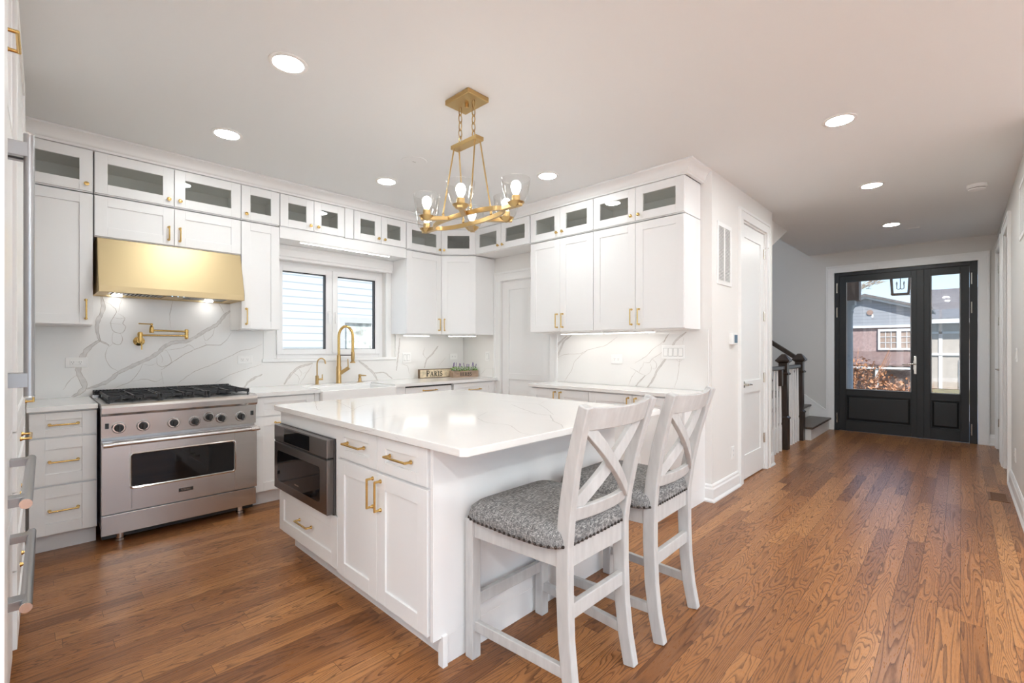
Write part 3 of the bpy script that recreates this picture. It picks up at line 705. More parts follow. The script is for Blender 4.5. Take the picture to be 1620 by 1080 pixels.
for k in range(3): MB().box(.41 + k*.035, .418 + k*.035, -.1215, -.119, -.002, .002).build('indicator', 'led_dot', hd)
for x in (.13, .72): MB().lathe([(.03, -.004), (.03, .004)], c=(x, .20, .004)).build('lamp', 'hood_lamp', hd)

# ------------------------------------------------------------------ letters
def arc(cx, cy, rx, ry, a0, a1, n=12): return [(cx + rx*math.cos(math.radians(a0 + (a1-a0)*i/n)), cy + ry*math.sin(math.radians(a0 + (a1-a0)*i/n))) for i in range(n+1)]
T_, S_ = .17, .07
GL = {
 'P': (.66, [([(.2, 0), (.2, 1)], T_), ([(.2, .95)] + arc(.36, .72, .22, .23, 90, -90) + [(.2, .49)], .11)], [(.04, .38, 0), (.04, .3, 1)]),
 'R': (.74, [([(.2, 0), (.2, 1)], T_), ([(.2, .95)] + arc(.36, .73, .2, .22, 90, -90) + [(.2, .51)], .11), ([(.38, .5), (.62, .02)], .15)], [(.04, .36, 0), (.04, .3, 1), (.52, .74, 0)]),
 'B': (.68, [([(.2, 0), (.2, 1)], T_), ([(.2, .96)] + arc(.36, .755, .19, .205, 90, -90) + [(.2, .55)], .1), ([(.2, .51)] + arc(.38, .28, .22, .24, 90, -90) + [(.2, .04)], .11)], [(.04, .3, 0), (.04, .3, 1)]),
 'A': (.76, [([(.12, 0), (.38, 1)], .08), ([(.38, 1), (.64, 0)], .16), ([(.2, .32), (.55, .32)], .07)], [(.0, .26, 0), (.5, .78, 0)]),
 'I': (.40, [([(.2, 0), (.2, 1)], T_)], [(.04, .36, 0), (.04, .36, 1)]),
 'S': (.60, [(arc(.3, .74, .2, .22, 20, 265) + arc(.3, .27, .22, .24, 85, -160), .13)], []),
 'H': (.80, [([(.2, 0), (.2, 1)], T_), ([(.62, 0), (.62, 1)], T_), ([(.2, .52), (.62, .52)], .08)], [(.04, .36, 0), (.04, .36, 1), (.46, .78, 0), (.46, .78, 1)]),
 'E': (.66, [([(.2, 0), (.2, 1)], T_), ([(.2, .965), (.6, .965)], .07), ([(.2, .52), (.48, .52)], .07), ([(.2, .035), (.62, .035)], .07), ([(.58, 1), (.58, .78)], .06), ([(.6, 0), (.6, .24)], .06)], [(.04, .3, 0), (.04, .3, 1)]),
 'V': (.74, [([(.12, 1), (.37, 0)], .16), ([(.37, 0), (.62, 1)], .08)], [(0, .28, 1), (.5, .74, 1)]),
 'K': (.76, [([(.2, 0), (.2, 1)], T_), ([(.24, .45), (.6, 1)], .08), ([(.34, .58), (.64, 0)], .15)], [(.04, .36, 0), (.04, .36, 1)]),
 'N': (.82, [([(.16, 0), (.16, 1)], .08), ([(.16, 1), (.62, 0)], .16), ([(.64, 0), (.64, 1)], .08)], [(.02, .3, 0), (.5, .78, 1)]),
 'G': (.74, [(arc(.38, .5, .28, .46, 40, 335), .13), ([(.6, .05), (.6, .42), (.44, .42)], .11)], []),
}
def write(b, text, x, z, h, y, th, sp=.06, first=1.0, wide=1.0):
    # letters standing in the x-z plane, facing -y
    for i, ch in enumerate(text):
        hh = h * (first if i == 0 else 1.0); w, strokes, serifs = GL[ch]
        for k, (pts, wd) in enumerate(strokes):
            for j in range(len(pts) - 1):
                a, c = Vector(pts[j]), Vector(pts[j+1]); d = (c - a)
                if d.length < 1e-6: continue
                d.normalize(); nn = Vector((-d.y, d.x)) * wd / 2; e = d * (wd * .12 if len(pts) > 2 else 0)
                q = [a - e - nn, c + e - nn, c + e + nn, a - e + nn]
                b.prism([(x + p.x*hh*wide, z + min(1.0, max(0.0, p.y))*hh) for p in q], 'y', y - th - .00004*(k + j % 2), y)
        for (s0, s1, v) in serifs:
            z0 = z if v == 0 else z + hh*(1 - S_)
            b.box(x + s0*hh*wide, x + s1*hh*wide, y - th - .0001, y, z0, z0 + S_*hh)
        x += (w + sp) * hh * wide
    return x
def text_width(text, h, sp=.06, first=1.0, wide=1.0): return sum((GL[c][0] + sp) * h * (first if i == 0 else 1) * wide for i, c in enumerate(text))

# ------------------------------------------------------------------ range
rg = thing('gas_range', 'stainless steel gas range with six burners and black oven window', 'range', (.308, 3.93, 0))
W = .906
b = MB(); b.box(.004, W - .004, .03, .66, .10, .895); b.build('body', 'steel_grey', rg)
b = MB(); b.prism([(-.035, .885), (-.028, .901), (-.012, .910), (.03, .912), (.68, .912), (.68, .895), (.03, .880), (.03, .835), (-.02, .835), (-.033, .85)], 'x', 0, W)
b.build('cooktop', 'steel', rg, bevel=.002)
b = MB(); b.prism([(-.004, .832), (.03, .832), (.03, .69), (.004, .69)], 'x', .002, W - .002); cp = b.build('control_panel', 'steel', rg, bevel=.001)
for x in (.030, W - .030):
    MB().box(x - .009, x + .009, -.006, .0, .752, .785).build('switch', 'black_plastic', cp)
for (x, z, rr) in ((.088, .752, .030), (.213, .752, .030), (.380, .752, .030), (.503, .748, .029), (.590, .770, .029), (.668, .752, .029), (.797, .752, .030)):
    k = MB().lathe([(rr + .007, .004), (rr + .007, -.005), (rr + .001, -.013), (rr - .004, -.013)], c=(x, -.002, z), axis='y').build('knob', 'steel_polished', rg, smooth=40)
    b = MB(); b.lathe([(rr - .004, -.006), (rr - .006, -.026), (rr - .010, -.032)], c=(x, -.002, z), axis='y'); b.box(x - .007, x + .007, -.050, -.036, z - rr + .006, z + rr - .006)
    b.build('knob_grip', 'black_plastic', k, smooth=40, bevel=.002)
# oven door with window, handle, badge
b = MB(); z0, z1, wx0, wx1, wz0, wz1 = .205, .672, .150, .752, .352, .572
y0, y1 = -.02, .025
b.box(.002, wx0, y0, y1, z0, z1).box(wx1, W - .002, y0, y1, z0, z1).box(wx0, wx1, y0, y1, z0, wz0).box(wx0, wx1, y0, y1, wz1, z1)
od = b.build('oven_door', 'steel', rg, bevel=.001)
MB().box(wx0, wx1, y0 + .006, y1, wz0, wz1).build('window', 'black_glass', od)
b = MB()
def rrect(x0, x1, z0, z1, r, n=5):
    P = []
    for cx, cz, a in ((x1 - r, z1 - r, 0), (x0 + r, z1 - r, 90), (x0 + r, z0 + r, 180), (x1 - r, z0 + r, 270)):
        P += [(cx + r*math.cos(math.radians(a + 90*k/n)), cz + r*math.sin(math.radians(a + 90*k/n))) for k in range(n+1)]
    return P
A_, B_ = rrect(wx0 - .010, wx1 + .010, wz0 - .010, wz1 + .010, .024), rrect(wx0 + .004, wx1 - .004, wz0 + .004, wz1 - .004, .012)
n = len(A_); b.add([(x, y0 - .0005, z) for x, z in A_] + [(x, y0 - .004, z) for x, z in [((a[0]*.5 + c[0]*.5), (a[1]*.5 + c[1]*.5)) for a, c in zip(A_, B_)]] + [(x, y0 + .004, z) for x, z in B_],
    [(i, (i+1) % n, n + (i+1) % n, n + i) for i in range(n)] + [(n + i, n + (i+1) % n, 2*n + (i+1) % n, 2*n + i) for i in range(n)])
b.build('window_trim', 'steel_polished', od, smooth=60)
b = MB(); b.tube([(.016, -.068, .655), (W - .016 + .02, -.068, .655)], .0135, 18)
hn = b.build('handle', 'steel', od, smooth=40)
for x in (.03, W - .03):
    b = MB(); b.box(x - .022, x + .022, -.055, -.018, .642, .668); b.lathe([(.0165, x - .024), (.0165, x + .024)], c=(0, -.068, .655), axis='x'); b.build('bracket', 'steel_polished', hn, smooth=40)
b = MB(); b.box(.405, .49, -.0225, -.02, .268, .292); bd = b.build('badge', 'black_plastic', od)
b = MB(); b.box(.403, .492, -.0235, -.02, .292, .2945).box(.403, .492, -.0235, -.02, .2655, .268).box(.403, .405, -.0235, -.02, .268, .292).box(.49, .492, -.0235, -.02, .268, .292)
tw = text_width('VIKING', .013, .06, 1.25); write(b, 'VIKING', .4475 - tw/2, .2735, .013, -.0225, .0006, .06, 1.25)
b.build('lettering', 'steel_polished', bd)
MB().box(.002, W - .002, .0, .03, .065, .192).build('kick_panel', 'steel', rg, bevel=.002)
for x in (.10, W - .10):
    for y in (.06, .56): MB().lathe([(.022, 0), (.026, .004), (.026, .02), (.022, .022), (.022, .10)], c=(x, y, 0)).build('foot', 'steel_polished', rg, smooth=40)
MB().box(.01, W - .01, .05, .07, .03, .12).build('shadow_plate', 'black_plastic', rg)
# burner wells, grates
b = MB(); b.box(.03, W - .03, .055, .60, .909, .9145); b.build('burner_tray', 'black_enamel', rg)
gw = (W - .07) / 3
for g in range(3):
    x0 = .035 + g * gw + .004; x1 = x0 + gw - .008; b = MB(); y0, y1 = .045, .605; zt = .952
    t = .011
    for x in (x0, x1 - t, (x0 + x1 - t) / 2): b.box(x, x + t, y0, y1, zt - .017, zt)
    for y in (y0, (y0 + y1) / 2 - t/2, y1 - t): b.box(x0, x1, y, y + t, zt - .017, zt)
    for cy in (y0 + .14, y1 - .14):
        cx = (x0 + x1) / 2
        b.box(x0, cx - .035, cy - t/2, cy + t/2, zt - .015, zt + .002).box(cx + .035, x1, cy - t/2, cy + t/2, zt - .015, zt + .002)
        b.tube([(cx + .085*math.cos(2*PI*k/20), cy + .085*math.sin(2*PI*k/20), zt - .016) for k in range(20)], .006, 6, True)
    for x in (x0, x0 + .06, x0 + .12, x0 + .18, x1 - t):
        b.box(x, x + t, y0 - .012, y0 + .01, zt - .022, zt + .004)
    for x in (x0, x1 - t):
        for y in (y0, y1 - t): b.box(x, x + t, y, y + t, .914, zt)
    b.build('grate', 'cast_iron', rg, bevel=.0015)
    for cy in (y0 + .14, y1 - .14):
        b = MB(); b.lathe([(.05, .914), (.05, .922), (.034, .924), (.034, .932), (.03, .935), (.012, .935)], c=((x0 + x1) / 2, cy, 0)); b.build('burner', 'black_enamel', rg, smooth=40)
b = MB(); b.box(0, W, .612, .70, .900, .925); b.build('rear_trim', 'steel', rg, bevel=.002)
b = MB()
for k in range(46): x = .015 + k * (W - .03) / 46; b.box(x, x + .010, .618, .69, .925, .957)
b.box(.01, W - .01, .684, .695, .925, .957).box(.01, W - .01, .618, .624, .94, .950)
b.build('rear_vent', 'cast_iron', rg)

# pot filler on the backsplash
pf = thing('pot_filler', 'brass folding pot filler on the backsplash above the range', 'faucet', (.588, YA - .016, 1.30))
b = MB(); b.lathe([(.036, 0), (.036, -.008), (.026, -.014), (.018, -.02), (.016, -.055), (.018, -.062)], axis='y', c=(0, 0, .022)); b.build('wall_flange', 'brass', pf, smooth=40)
b = MB(); b.lathe([(.013, .01), (.017, .03), (.015, .055), (.018, .072), (.016, .088), (.008, .094)], c=(.0, -.062, 0)); b.build('valve_body', 'brass', pf, smooth=40)
MB().tube([(.0, -.062, .02), (.006, -.085, .005), (.006, -.088, -.045)], [.006, .0055, .0045], 10).build('lever', 'brass', pf, smooth=40)
b = MB(); b.tube([(.0, -.062, .068), (.285, -.10, .068)], .0075, 12); b.build('lower_arm', 'brass', pf, smooth=40)
b = MB(); b.lathe([(.009, .040), (.013, .046), (.0135, .06), (.0115, .068), (.0135, .078), (.0115, .087), (.0135, .096), (.0135, .112), (.012, .118), (.006, .121)], c=(.292, -.10, 0)); b.build('elbow', 'brass', pf, smooth=40)
b = MB(); b.tube([(.285, -.102, .102), (.065, -.135, .105)], .0075, 12); b.build('upper_arm', 'brass', pf, smooth=40)
b = MB(); b.lathe([(.0125, .085), (.015, .09), (.015, .115), (.011, .135), (.006, .142), (.009, .15), (.009, .156), (.004, .16)], c=(.060, -.136, 0)); b.build('spout_valve', 'brass', pf, smooth=40)
MB().tube([(.060, -.136, .153), (-.02, -.145, .154)], [.004, .0055], 10).build('spout_lever', 'brass', pf, smooth=40)

# ------------------------------------------------------------------ taps at the sink
fa = thing('kitchen_faucet', 'tall brass pull-down faucet with high arch behind the sink', 'faucet', (2.166, 4.53, CTZ))
dx, dy = .80, -.60      # the spout swings toward the right front
b = MB(); b.lathe([(.027, 0), (.027, .006), (.0245, .012), (.024, .16), (.022, .17), (.020, .175), (.0195, .285)], n=24); b.build('body', 'brass_satin', fa, smooth=40)
R_ = .068
pts = [(0, 0, .285), (0, 0, .36), (0, 0, .47)] + [(dx*R_*(1 - math.cos(a)), dy*R_*(1 - math.cos(a)), .47 + R_*1.55*math.sin(a)) for a in [PI*k/14 for k in range(1, 15)]] + [(dx*2*R_, dy*2*R_, .30)]
MB().tube(pts, .0135, 14).build('hose', 'brass', fa, smooth=60)
hx, hy = dx*2*R_, dy*2*R_
b = MB(); b.lathe([(.016, .32), (.018, .30), (.018, .25), (.014, .225), (.026, .212), (.026, .204)], c=(hx, hy, 0)); b.build('spray_head', 'brass_satin', fa, smooth=40)
MB().tube([(0, 0, .283), (hx, hy, .283)], .0065, 10).build('holder_arm', 'steel_dark', fa, smooth=40)
b = MB(); b.tube([(.008*dx, .008*dy, .095), (dx*.10, dy*.10, .158)], .0185, 16); b.build('handle_body', 'brass_satin', fa, smooth=40)
MB().tube([(dx*.092, dy*.092, .16), (dx*.088, dy*.088, .245)], [.006, .005], 10).build('handle', 'brass_satin', fa, smooth=40)
ff = thing('filter_faucet', 'small slim brass drinking-water tap left of the main faucet', 'faucet', (1.945, 4.53, CTZ))
b = MB(); b.lathe([(.021, 0), (.021, .004), (.0155, .006), (.0155, .085), (.006, .09)]); b.build('body', 'brass_satin', ff, smooth=40)
MB().tube([(0, 0, .085), (0, 0, .20)] + [(dx*.04*(1 - math.cos(a)), dy*.04*(1 - math.cos(a)), .20 + .055*math.sin(a)) for a in [PI*k/10 for k in range(1, 9)]] + [(dx*.078, dy*.078, .20)], .0062, 10).build('spout', 'brass_satin', ff, smooth=60)
b = MB(); b.tube([(0, 0, .05), (.05, -.02, .05)], .0095, 12); b.tube([(.044, -.018, .05), (.044, -.018, .098)], [.006, .0045], 10); b.build('handle', 'brass_satin', ff, smooth=40)
sd = thing('soap_dispenser', 'short brass soap dispenser right of the main faucet', 'soap dispenser', (2.395, 4.53, CTZ))
b = MB(); b.lathe([(.03, 0), (.03, .005), (.017, .008), (.016, .045), (.012, .05), (.015, .055), (.015, .078), (.010, .082)]); b.build('body', 'brass_satin', sd, smooth=40)
MB().tube([(0, 0, .07), (.062, -.02, .066)], [.007, .005], 10).build('spout', 'brass_satin', sd, smooth=40)

# ------------------------------------------------------------------ kitchen window
wi = MB(); FY0, FY1 = YA + .06, YA + .13
wi.box(WX0, WX0 + .05, FY0, FY1, WZ0, WZ1).box(WX1 - .05, WX1, FY0, FY1, WZ0, WZ1).box(WX0 + .05, WX1 - .05, FY0, FY1, WZ0, WZ0 + .045).box(WX0 + .05, WX1 - .05, FY0, FY1, WZ1 - .045, WZ1).box(2.155, 2.185, FY0, FY1, WZ0 + .045, WZ1 - .045)
win = struct(wi.build('window_1', 'vinyl_white', bevel=.003), 'white two-casement kitchen window above the sink')
for (a, c, hxx) in ((WX0 + .045, 2.160, 2.125), (2.180, WX1 - .045, 2.215)):
    b = MB(); s = .052; z0, z1 = WZ0 + .04, WZ1 - .04; y0, y1 = FY0 - .018, FY0 + .05
    b.box(a, a + s, y0, y1, z0, z1).box(c - s, c, y0, y1, z0, z1).box(a + s, c - s, y0, y1, z0, z0 + s).box(a + s, c - s, y0, y1, z1 - s, z1)
    sa = b.build('window_sash', 'vinyl_white', win, bevel=.003)
    b = MB(); g = .008
    b.box(a + s, a + s + g*.4, y0 + .012, y1 - .012, z0 + s, z1 - s).box(c - s - g, c - s, y0 + .012, y1 - .012, z0 + s, z1 - s).box(a + s, c - s, y0 + .012, y1 - .012, z1 - s - g, z1 - s).box(a + s, c - s, y0 + .012, y1 - .012, z0 + s, z0 + s + g*.5)
    b.build('gasket', 'black_plastic', sa)
    MB().box(a + s, c - s, y0 + .03, y0 + .036, z0 + s, z1 - s).build('pane', 'pane_glass', sa)
    hxx = (c - s/2) if c < 2.17 else (a + s/2)
    b = MB(); b.lathe([(.017, 0), (.017, -.010), (.010, -.014)], c=(hxx, y0, 1.63), axis='y'); b.box(hxx - .009, hxx + .009, y0 - .030, y0 - .014, 1.52, 1.645)
    b.build('window_handle', 'vinyl_white', sa, smooth=40, bevel=.003)
# casing and header of the window
b = MB(); b.box(1.49, WX0, YA - .02, YA - .001, 1.14, 2.24).box(WX1, 2.83, YA - .02, YA - .001, 1.14, 2.24)
b.prism([(YA - .045, 2.108), (YA - .001, 2.108), (YA - .001, 2.24), (YA - .075, 2.24), (YA - .075, 2.225), (YA - .06, 2.20), (YA - .06, 2.14), (YA - .045, 2.13)], 'x', 1.525, 2.83)
b.box(1.48, 2.895, YA - .028, YA - .001, 1.137, 1.165)
struct(b.build('trim_window', 'trim_white', bevel=.002))
# the neighbour's wall outside
nb = MB(); nb.box(-1.5, 7.5, 7.6, 7.8, -.6, 6.0)
tag(nb.build('neighbour_house', 'siding_white'), 'white-sided neighbouring house outside the sink window', 'house')
nw = thing('neighbour_window', 'small white-framed window in the neighbouring white-sided wall', 'window', (3.62, 7.6, 1.02))
b = MB(); b.box(0, .70, -.05, 0, 0, .10).box(0, .70, -.05, 0, .68, .78).box(0, .10, -.05, 0, .10, .68).box(.60, .70, -.05, 0, .10, .68); b.build('frame', 'outside_white', nw)
MB().box(.10, .60, -.02, -.01, .10, .68).build('pane', 'window_painted_reflection', nw)

# ------------------------------------------------------------------ sockets and switches
def plate(name, label, cat, loc, rotz, w, h, kind, n=1, group=None):
    r = thing(name, label, cat, loc, rotz, group)
    MB().box(-w/2, w/2, -.006, 0, -h/2, h/2).build('plate', 'white_plastic', r, bevel=.002)
    if kind == 'outlet_h':
        b = MB(); b.box(-.034, .034, -.009, -.006, -.017, .017); f = b.build('socket', 'white_plastic', r, bevel=.001)
        b = MB()
        for s in (-.02, .02):
            for q in (-.006, .006): b.box(s + q - .001, s + q + .001, -.0095, -.0088, .0, .007)
            b.box(s - .002, s + .002, -.0095, -.0088, -.010, -.006)
        b.build('slots', 'outlet_hole', f)
    elif kind == 'outlet_v':
        b = MB(); b.box(-.017, .017, -.009, -.006, -.034, .034); f = b.build('socket', 'white_plastic', r, bevel=.001)
        b = MB()
        for s in (-.02, .02):
            for q in (-.006, .006): b.box(q - .001, q + .001, -.0095, -.0088, s, s + .007)
            b.box(-.002, .002, -.0095, -.0088, s - .008, s - .004)
        b.build('slots', 'outlet_hole', f)
    else:
        for k in range(n):
            x = (k - (n - 1) / 2) * .046
            b = MB(); b.hexa([(x - .016, -.011, -.033), (x + .016, -.011, -.033), (x + .016, -.005, -.033), (x - .016, -.005, -.033)], [(x - .016, -.0075, .033), (x + .016, -.0075, .033), (x + .016, -.005, .033), (x - .016, -.005, .033)])
            b.build('rocker', 'white_plastic', r, bevel=.001)
            MB().box(x - .019, x + .019, -.0065, -.0055, -.036, .036).build('rocker_gap', 'grey_grille', r)
    return r
SY = YA - .016
plate('wall_outlet', 'white outlet on the backsplash left of the range', 'outlet', (.230, SY, 1.163), 0, .117, .073, 'outlet_h', group='outlets on the backsplash')
plate('wall_outlet', 'white outlet on the backsplash between range and sink window', 'outlet', (1.338, SY, 1.165), 0, .117, .073, 'outlet_h', group='outlets on the backsplash')
plate('light_switch', 'white double switch on the backsplash right of the sink window', 'switch', (3.033, SY, 1.156), 0, .115, .12, 'rocker', 2)
plate('wall_outlet', 'white outlet on the backsplash above the herb box', 'outlet', (3.728, SY, 1.16), 0, .117, .073, 'outlet_h', group='outlets on the backsplash')
plate('light_switch', 'slim white switch in the corner left of the pantry door', 'switch', (XB - .001, 4.18, 1.165), R90, .07, .115, 'rocker', 1)
plate('wall_outlet', 'white outlet in the middle of the side backsplash', 'outlet', (XB - .016, 2.36, 1.162), R90, .125, .085, 'outlet_h', group='outlets on the backsplash')
plate('light_switch', 'white four-gang switch plate on the side backsplash', 'switch', (XB - .016, 1.80, 1.232), R90, .208, .118, 'rocker', 4)
plate('wall_outlet', 'white outlet low on the hall wall beside the closet door', 'outlet', (4.375, YC, .328), 0, .075, .115, 'outlet_v')
plate('wall_outlet', 'white outlet low on the right hall wall', 'outlet', (5.86, YR, .35), PI, .075, .115, 'outlet_v')
plate('light_switch', 'white switch on the right hall wall beside the cased opening', 'switch', (5.72, YR, 1.21), PI, .075, .118, 'rocker', 1)

# ------------------------------------------------------------------ PARIS sign and HERBS box
sg = thing('paris_sign', 'cream distressed sign reading PARIS, leaning in the corner', 'sign', (3.14, 4.535, CTZ))
MB().box(0, .47, 0, .022, 0, .105).build('board', 'sign_cream', sg, bevel=.002)
b = MB(); b.box(0, .47, -.0015, .023, 0, .007).box(0, .47, -.0015, .023, .098, .1055).box(-.001, .012, -.0012, .023, 0, .105).box(.466, .4705, -.0012, .023, 0, .105); b.build('worn_edge', 'sign_edge', sg)
b = MB(); write(b, 'PARIS', .095, .020, .056, 0, .0015, .10, 1.22, 1.12); b.build('lettering', 'letter_black', sg)
sg.rotation_euler = (0, 0, math.radians(-2))
hb = thing('herb_planter', 'small brown wooden HERBS box planted with lavender', 'planter', (3.525, 4.385, CTZ), math.radians(-12))
bx = MB(); WB, HB, DB = .345, .078, .10
bx.box(0, WB, 0, .01, 0, HB).box(0, WB, DB - .01, DB, 0, HB).box(0, .01, .01, DB - .01, 0, HB).box(WB - .01, WB, .01, DB - .01, 0, HB).box(.01, WB - .01, .01, DB - .01, 0, .055)
bo = bx.build('box', 'crate_wood', hb, bevel=.0015)
b = MB(); tw = text_width('HERBS', .043, .07); write(b, 'HERBS', WB/2 - tw/2, .018, .043, 0, .0015, .07); b.build('lettering', 'letter_black', bo)
b = MB(); rnd = random.Random(11)
for k in range(420):
    cx, cy, cz = rnd.uniform(.01, WB - .01), rnd.uniform(.0, DB), rnd.uniform(.062, .125) - abs(rnd.gauss(0, .01))
    a, t, s = rnd.uniform(0, 2*PI), rnd.uniform(-.2, 1.1), rnd.uniform(.014, .030)
    d = Vector((math.cos(a)*math.cos(t), math.sin(a)*math.cos(t), math.sin(t))); sd_ = d.cross(Vector((0, 0, 1))).normalized() * s * .3
    p = Vector((cx, cy, cz)); b.add([p, p + d*s*.5 + sd_, p + d*s, p + d*s*.5 - sd_], [(0, 1, 2, 3)])
fo = b.build('foliage', 'leaf_green', hb); fo['kind'] = 'stuff'
for k in range(11):
    x = .015 + k * (WB - .03) / 10; l = rnd.uniform(-.35, .35); hh = rnd.uniform(.055, .085); y = rnd.uniform(.02, .08)
    tip = (x + l*hh, y, .09 + hh); b = MB(); b.mat(0).tube([(x, y, .08), tip], .0012, 5)
    b.mat(1)
    for q in range(5):
        f = .52 + q*.12; p = Vector((x, y, .08)).lerp(Vector(tip), f); b.lathe([(.001, -.006), (.0055, -.002), (.005, .003), (.001, .007)], c=tuple(p), n=7)
    b.build('lavender_stem', ['stem_green', 'lavender'], hb)

# ------------------------------------------------------------------ island
IX, IY0, IY1 = 1.085, 1.485, 3.08     # door face x, near end, far end
IB = IX + .02
island_r = R90
# local x runs from the far end (y = IY1) toward the near end
r1, _ = cabinet('island_cabinet', 'white island cabinet holding the microwave, with a drawer below', (IB, IY1), .795, .62, 0, ZB1, R90, 'island cabinets', .115)
r1.children[0].data.materials[0] = M['cabinet_white']
me = r1.children[0]
front(r1, 'drawer', 0, .795, .135, .405, ('h', .40, .272, .16))
MB().box(0, .795, -.012, 0, .80, ZB1).box(.0, .02, -.012, 0, .41, .80).box(.765, .795, -.012, 0, .41, .80).build('face_frame', 'cabinet_white', r1, bevel=.001)
MB().box(.15, .47, .072, .075, .02, .085).build('toe_patch', 'trim_white', r1)
r2, _ = cabinet('island_cabinet', 'white island cabinet with two drawers over two doors, nearest the stools', (IB, IY1 - .797), .775, .62, 0, ZB1, R90, 'island cabinets', .115)
front(r2, 'drawer', 0, .386, .716, .872, ('h', .19, .80, .16), st=.068, rt=.045); front(r2, 'drawer', .386, .772, .716, .872, ('h', .578, .80, .16), st=.068, rt=.045)
front(r2, 'door', 0, .386, .125, .708, ('v', .352, .61, .128)); front(r2, 'door', .386, .772, .125, .708, ('v', .420, .61, .128))
pb = MB(); pb.box(IB - .012, 2.42, IY0, IY0 + .018, .115, ZB1).box(IX + .055, 2.42, IY0, IY0 + .018, 0, .115).box(IX + .048, IX + .072, IY0 - .012, IY0 + .02, 0, .125)
tag(pb.build('island_end_panel', 'cabinet_white', bevel=.001), 'plain white panel closing the island end under the overhang', 'panel')
r3 = thing('island_cabinet', 'white island cabinet at the back of the island facing the side cabinets', 'cabinet', (2.42, IY0 + .03, 0), PI/2, 'island cabinets')
L3 = IY1 - IY0 - .03
MB().box(0, L3, 0, .69, .115, ZB1).box(0, L3, .06, .69, 0, .115).build('body', 'cabinet_white', r3, bevel=.001)
for k in range(4): front(r3, 'door', k*L3/4, (k+1)*L3/4, .125, .872, ('v', (k+1)*L3/4 - .04 if k % 2 == 0 else k*L3/4 + .04, .78, .128))
b = MB(); T0, T1 = CTZ - CTH, CTZ
x0, x1, y0, y1, c = 1.055, 2.56, 1.255, 3.10, .022
b.prism([(x0 + c, y0), (x1 - c, y0), (x1, y0 + c), (x1, y1 - c), (x1 - c, y1), (x0 + c, y1), (x0, y1 - c), (x0, y0 + c)], 'z', T0, T1)
AX = 'z'; ribbons(b, VT, CTZ, 1)
AX = 'x'; ribbons(b, [(.003, [(2.75, .885), (2.70, .898), (2.66, .890), (2.60, .905)]), (.003, [(2.40, .908), (2.36, .89), (2.33, .9)]), (.003, [(2.0, .886), (1.94, .90), (1.90, .892), (1.86, .906)]), (.003, [(1.7, .9), (1.66, .89)])], x0, -1)
AX = 'y'; ribbons(b, [(.003, [(1.9, .89), (1.95, .9), (2.0, .89), (2.06, .904)]), (.003, [(2.2, .9), (2.3, .89)])], y0, -1)
tag(b.build('worktop', ['quartz', 'vein_faint', 'vein_faint'], bevel=.003), 'large white quartz island worktop with an overhang for stools', 'worktop')
# microwave drawer
mw = thing('microwave', 'built-in microwave drawer with black window in the island', 'microwave', (IB - .012, IY1 - .02, .412), R90)
W = .735
b = MB(); b.box(0, W, -.045, 0, 0, .282); fr = b.build('drawer_front', 'steel_warm_dark', mw, bevel=.003)
b = MB(); A_, B_ = rrect(.055, W - .085, .05, .235, .02), None
b.prism(A_, 'y', -.0465, -.044); b.build('window', 'black_glass', fr)
MB().box(.32, .38, -.0472, -.0465, .075, .081).build('logo_mark', 'steel_polished', fr)
MB().box(0, W, -.040, 0, .284, .29).build('gap', 'black_plastic', mw)
b = MB(); b.box(0, W, -.045, 0, .292, .385); cpn = b.build('control_panel', 'steel_warm_dark', mw, bevel=.003)
MB().box(.16, .52, -.0465, -.044, .299, .378).build('display', 'black_glass', cpn)
MB().box(-.004, W + .004, -.010, 0, -.004, .388).build('trim', 'steel_dark', mw)

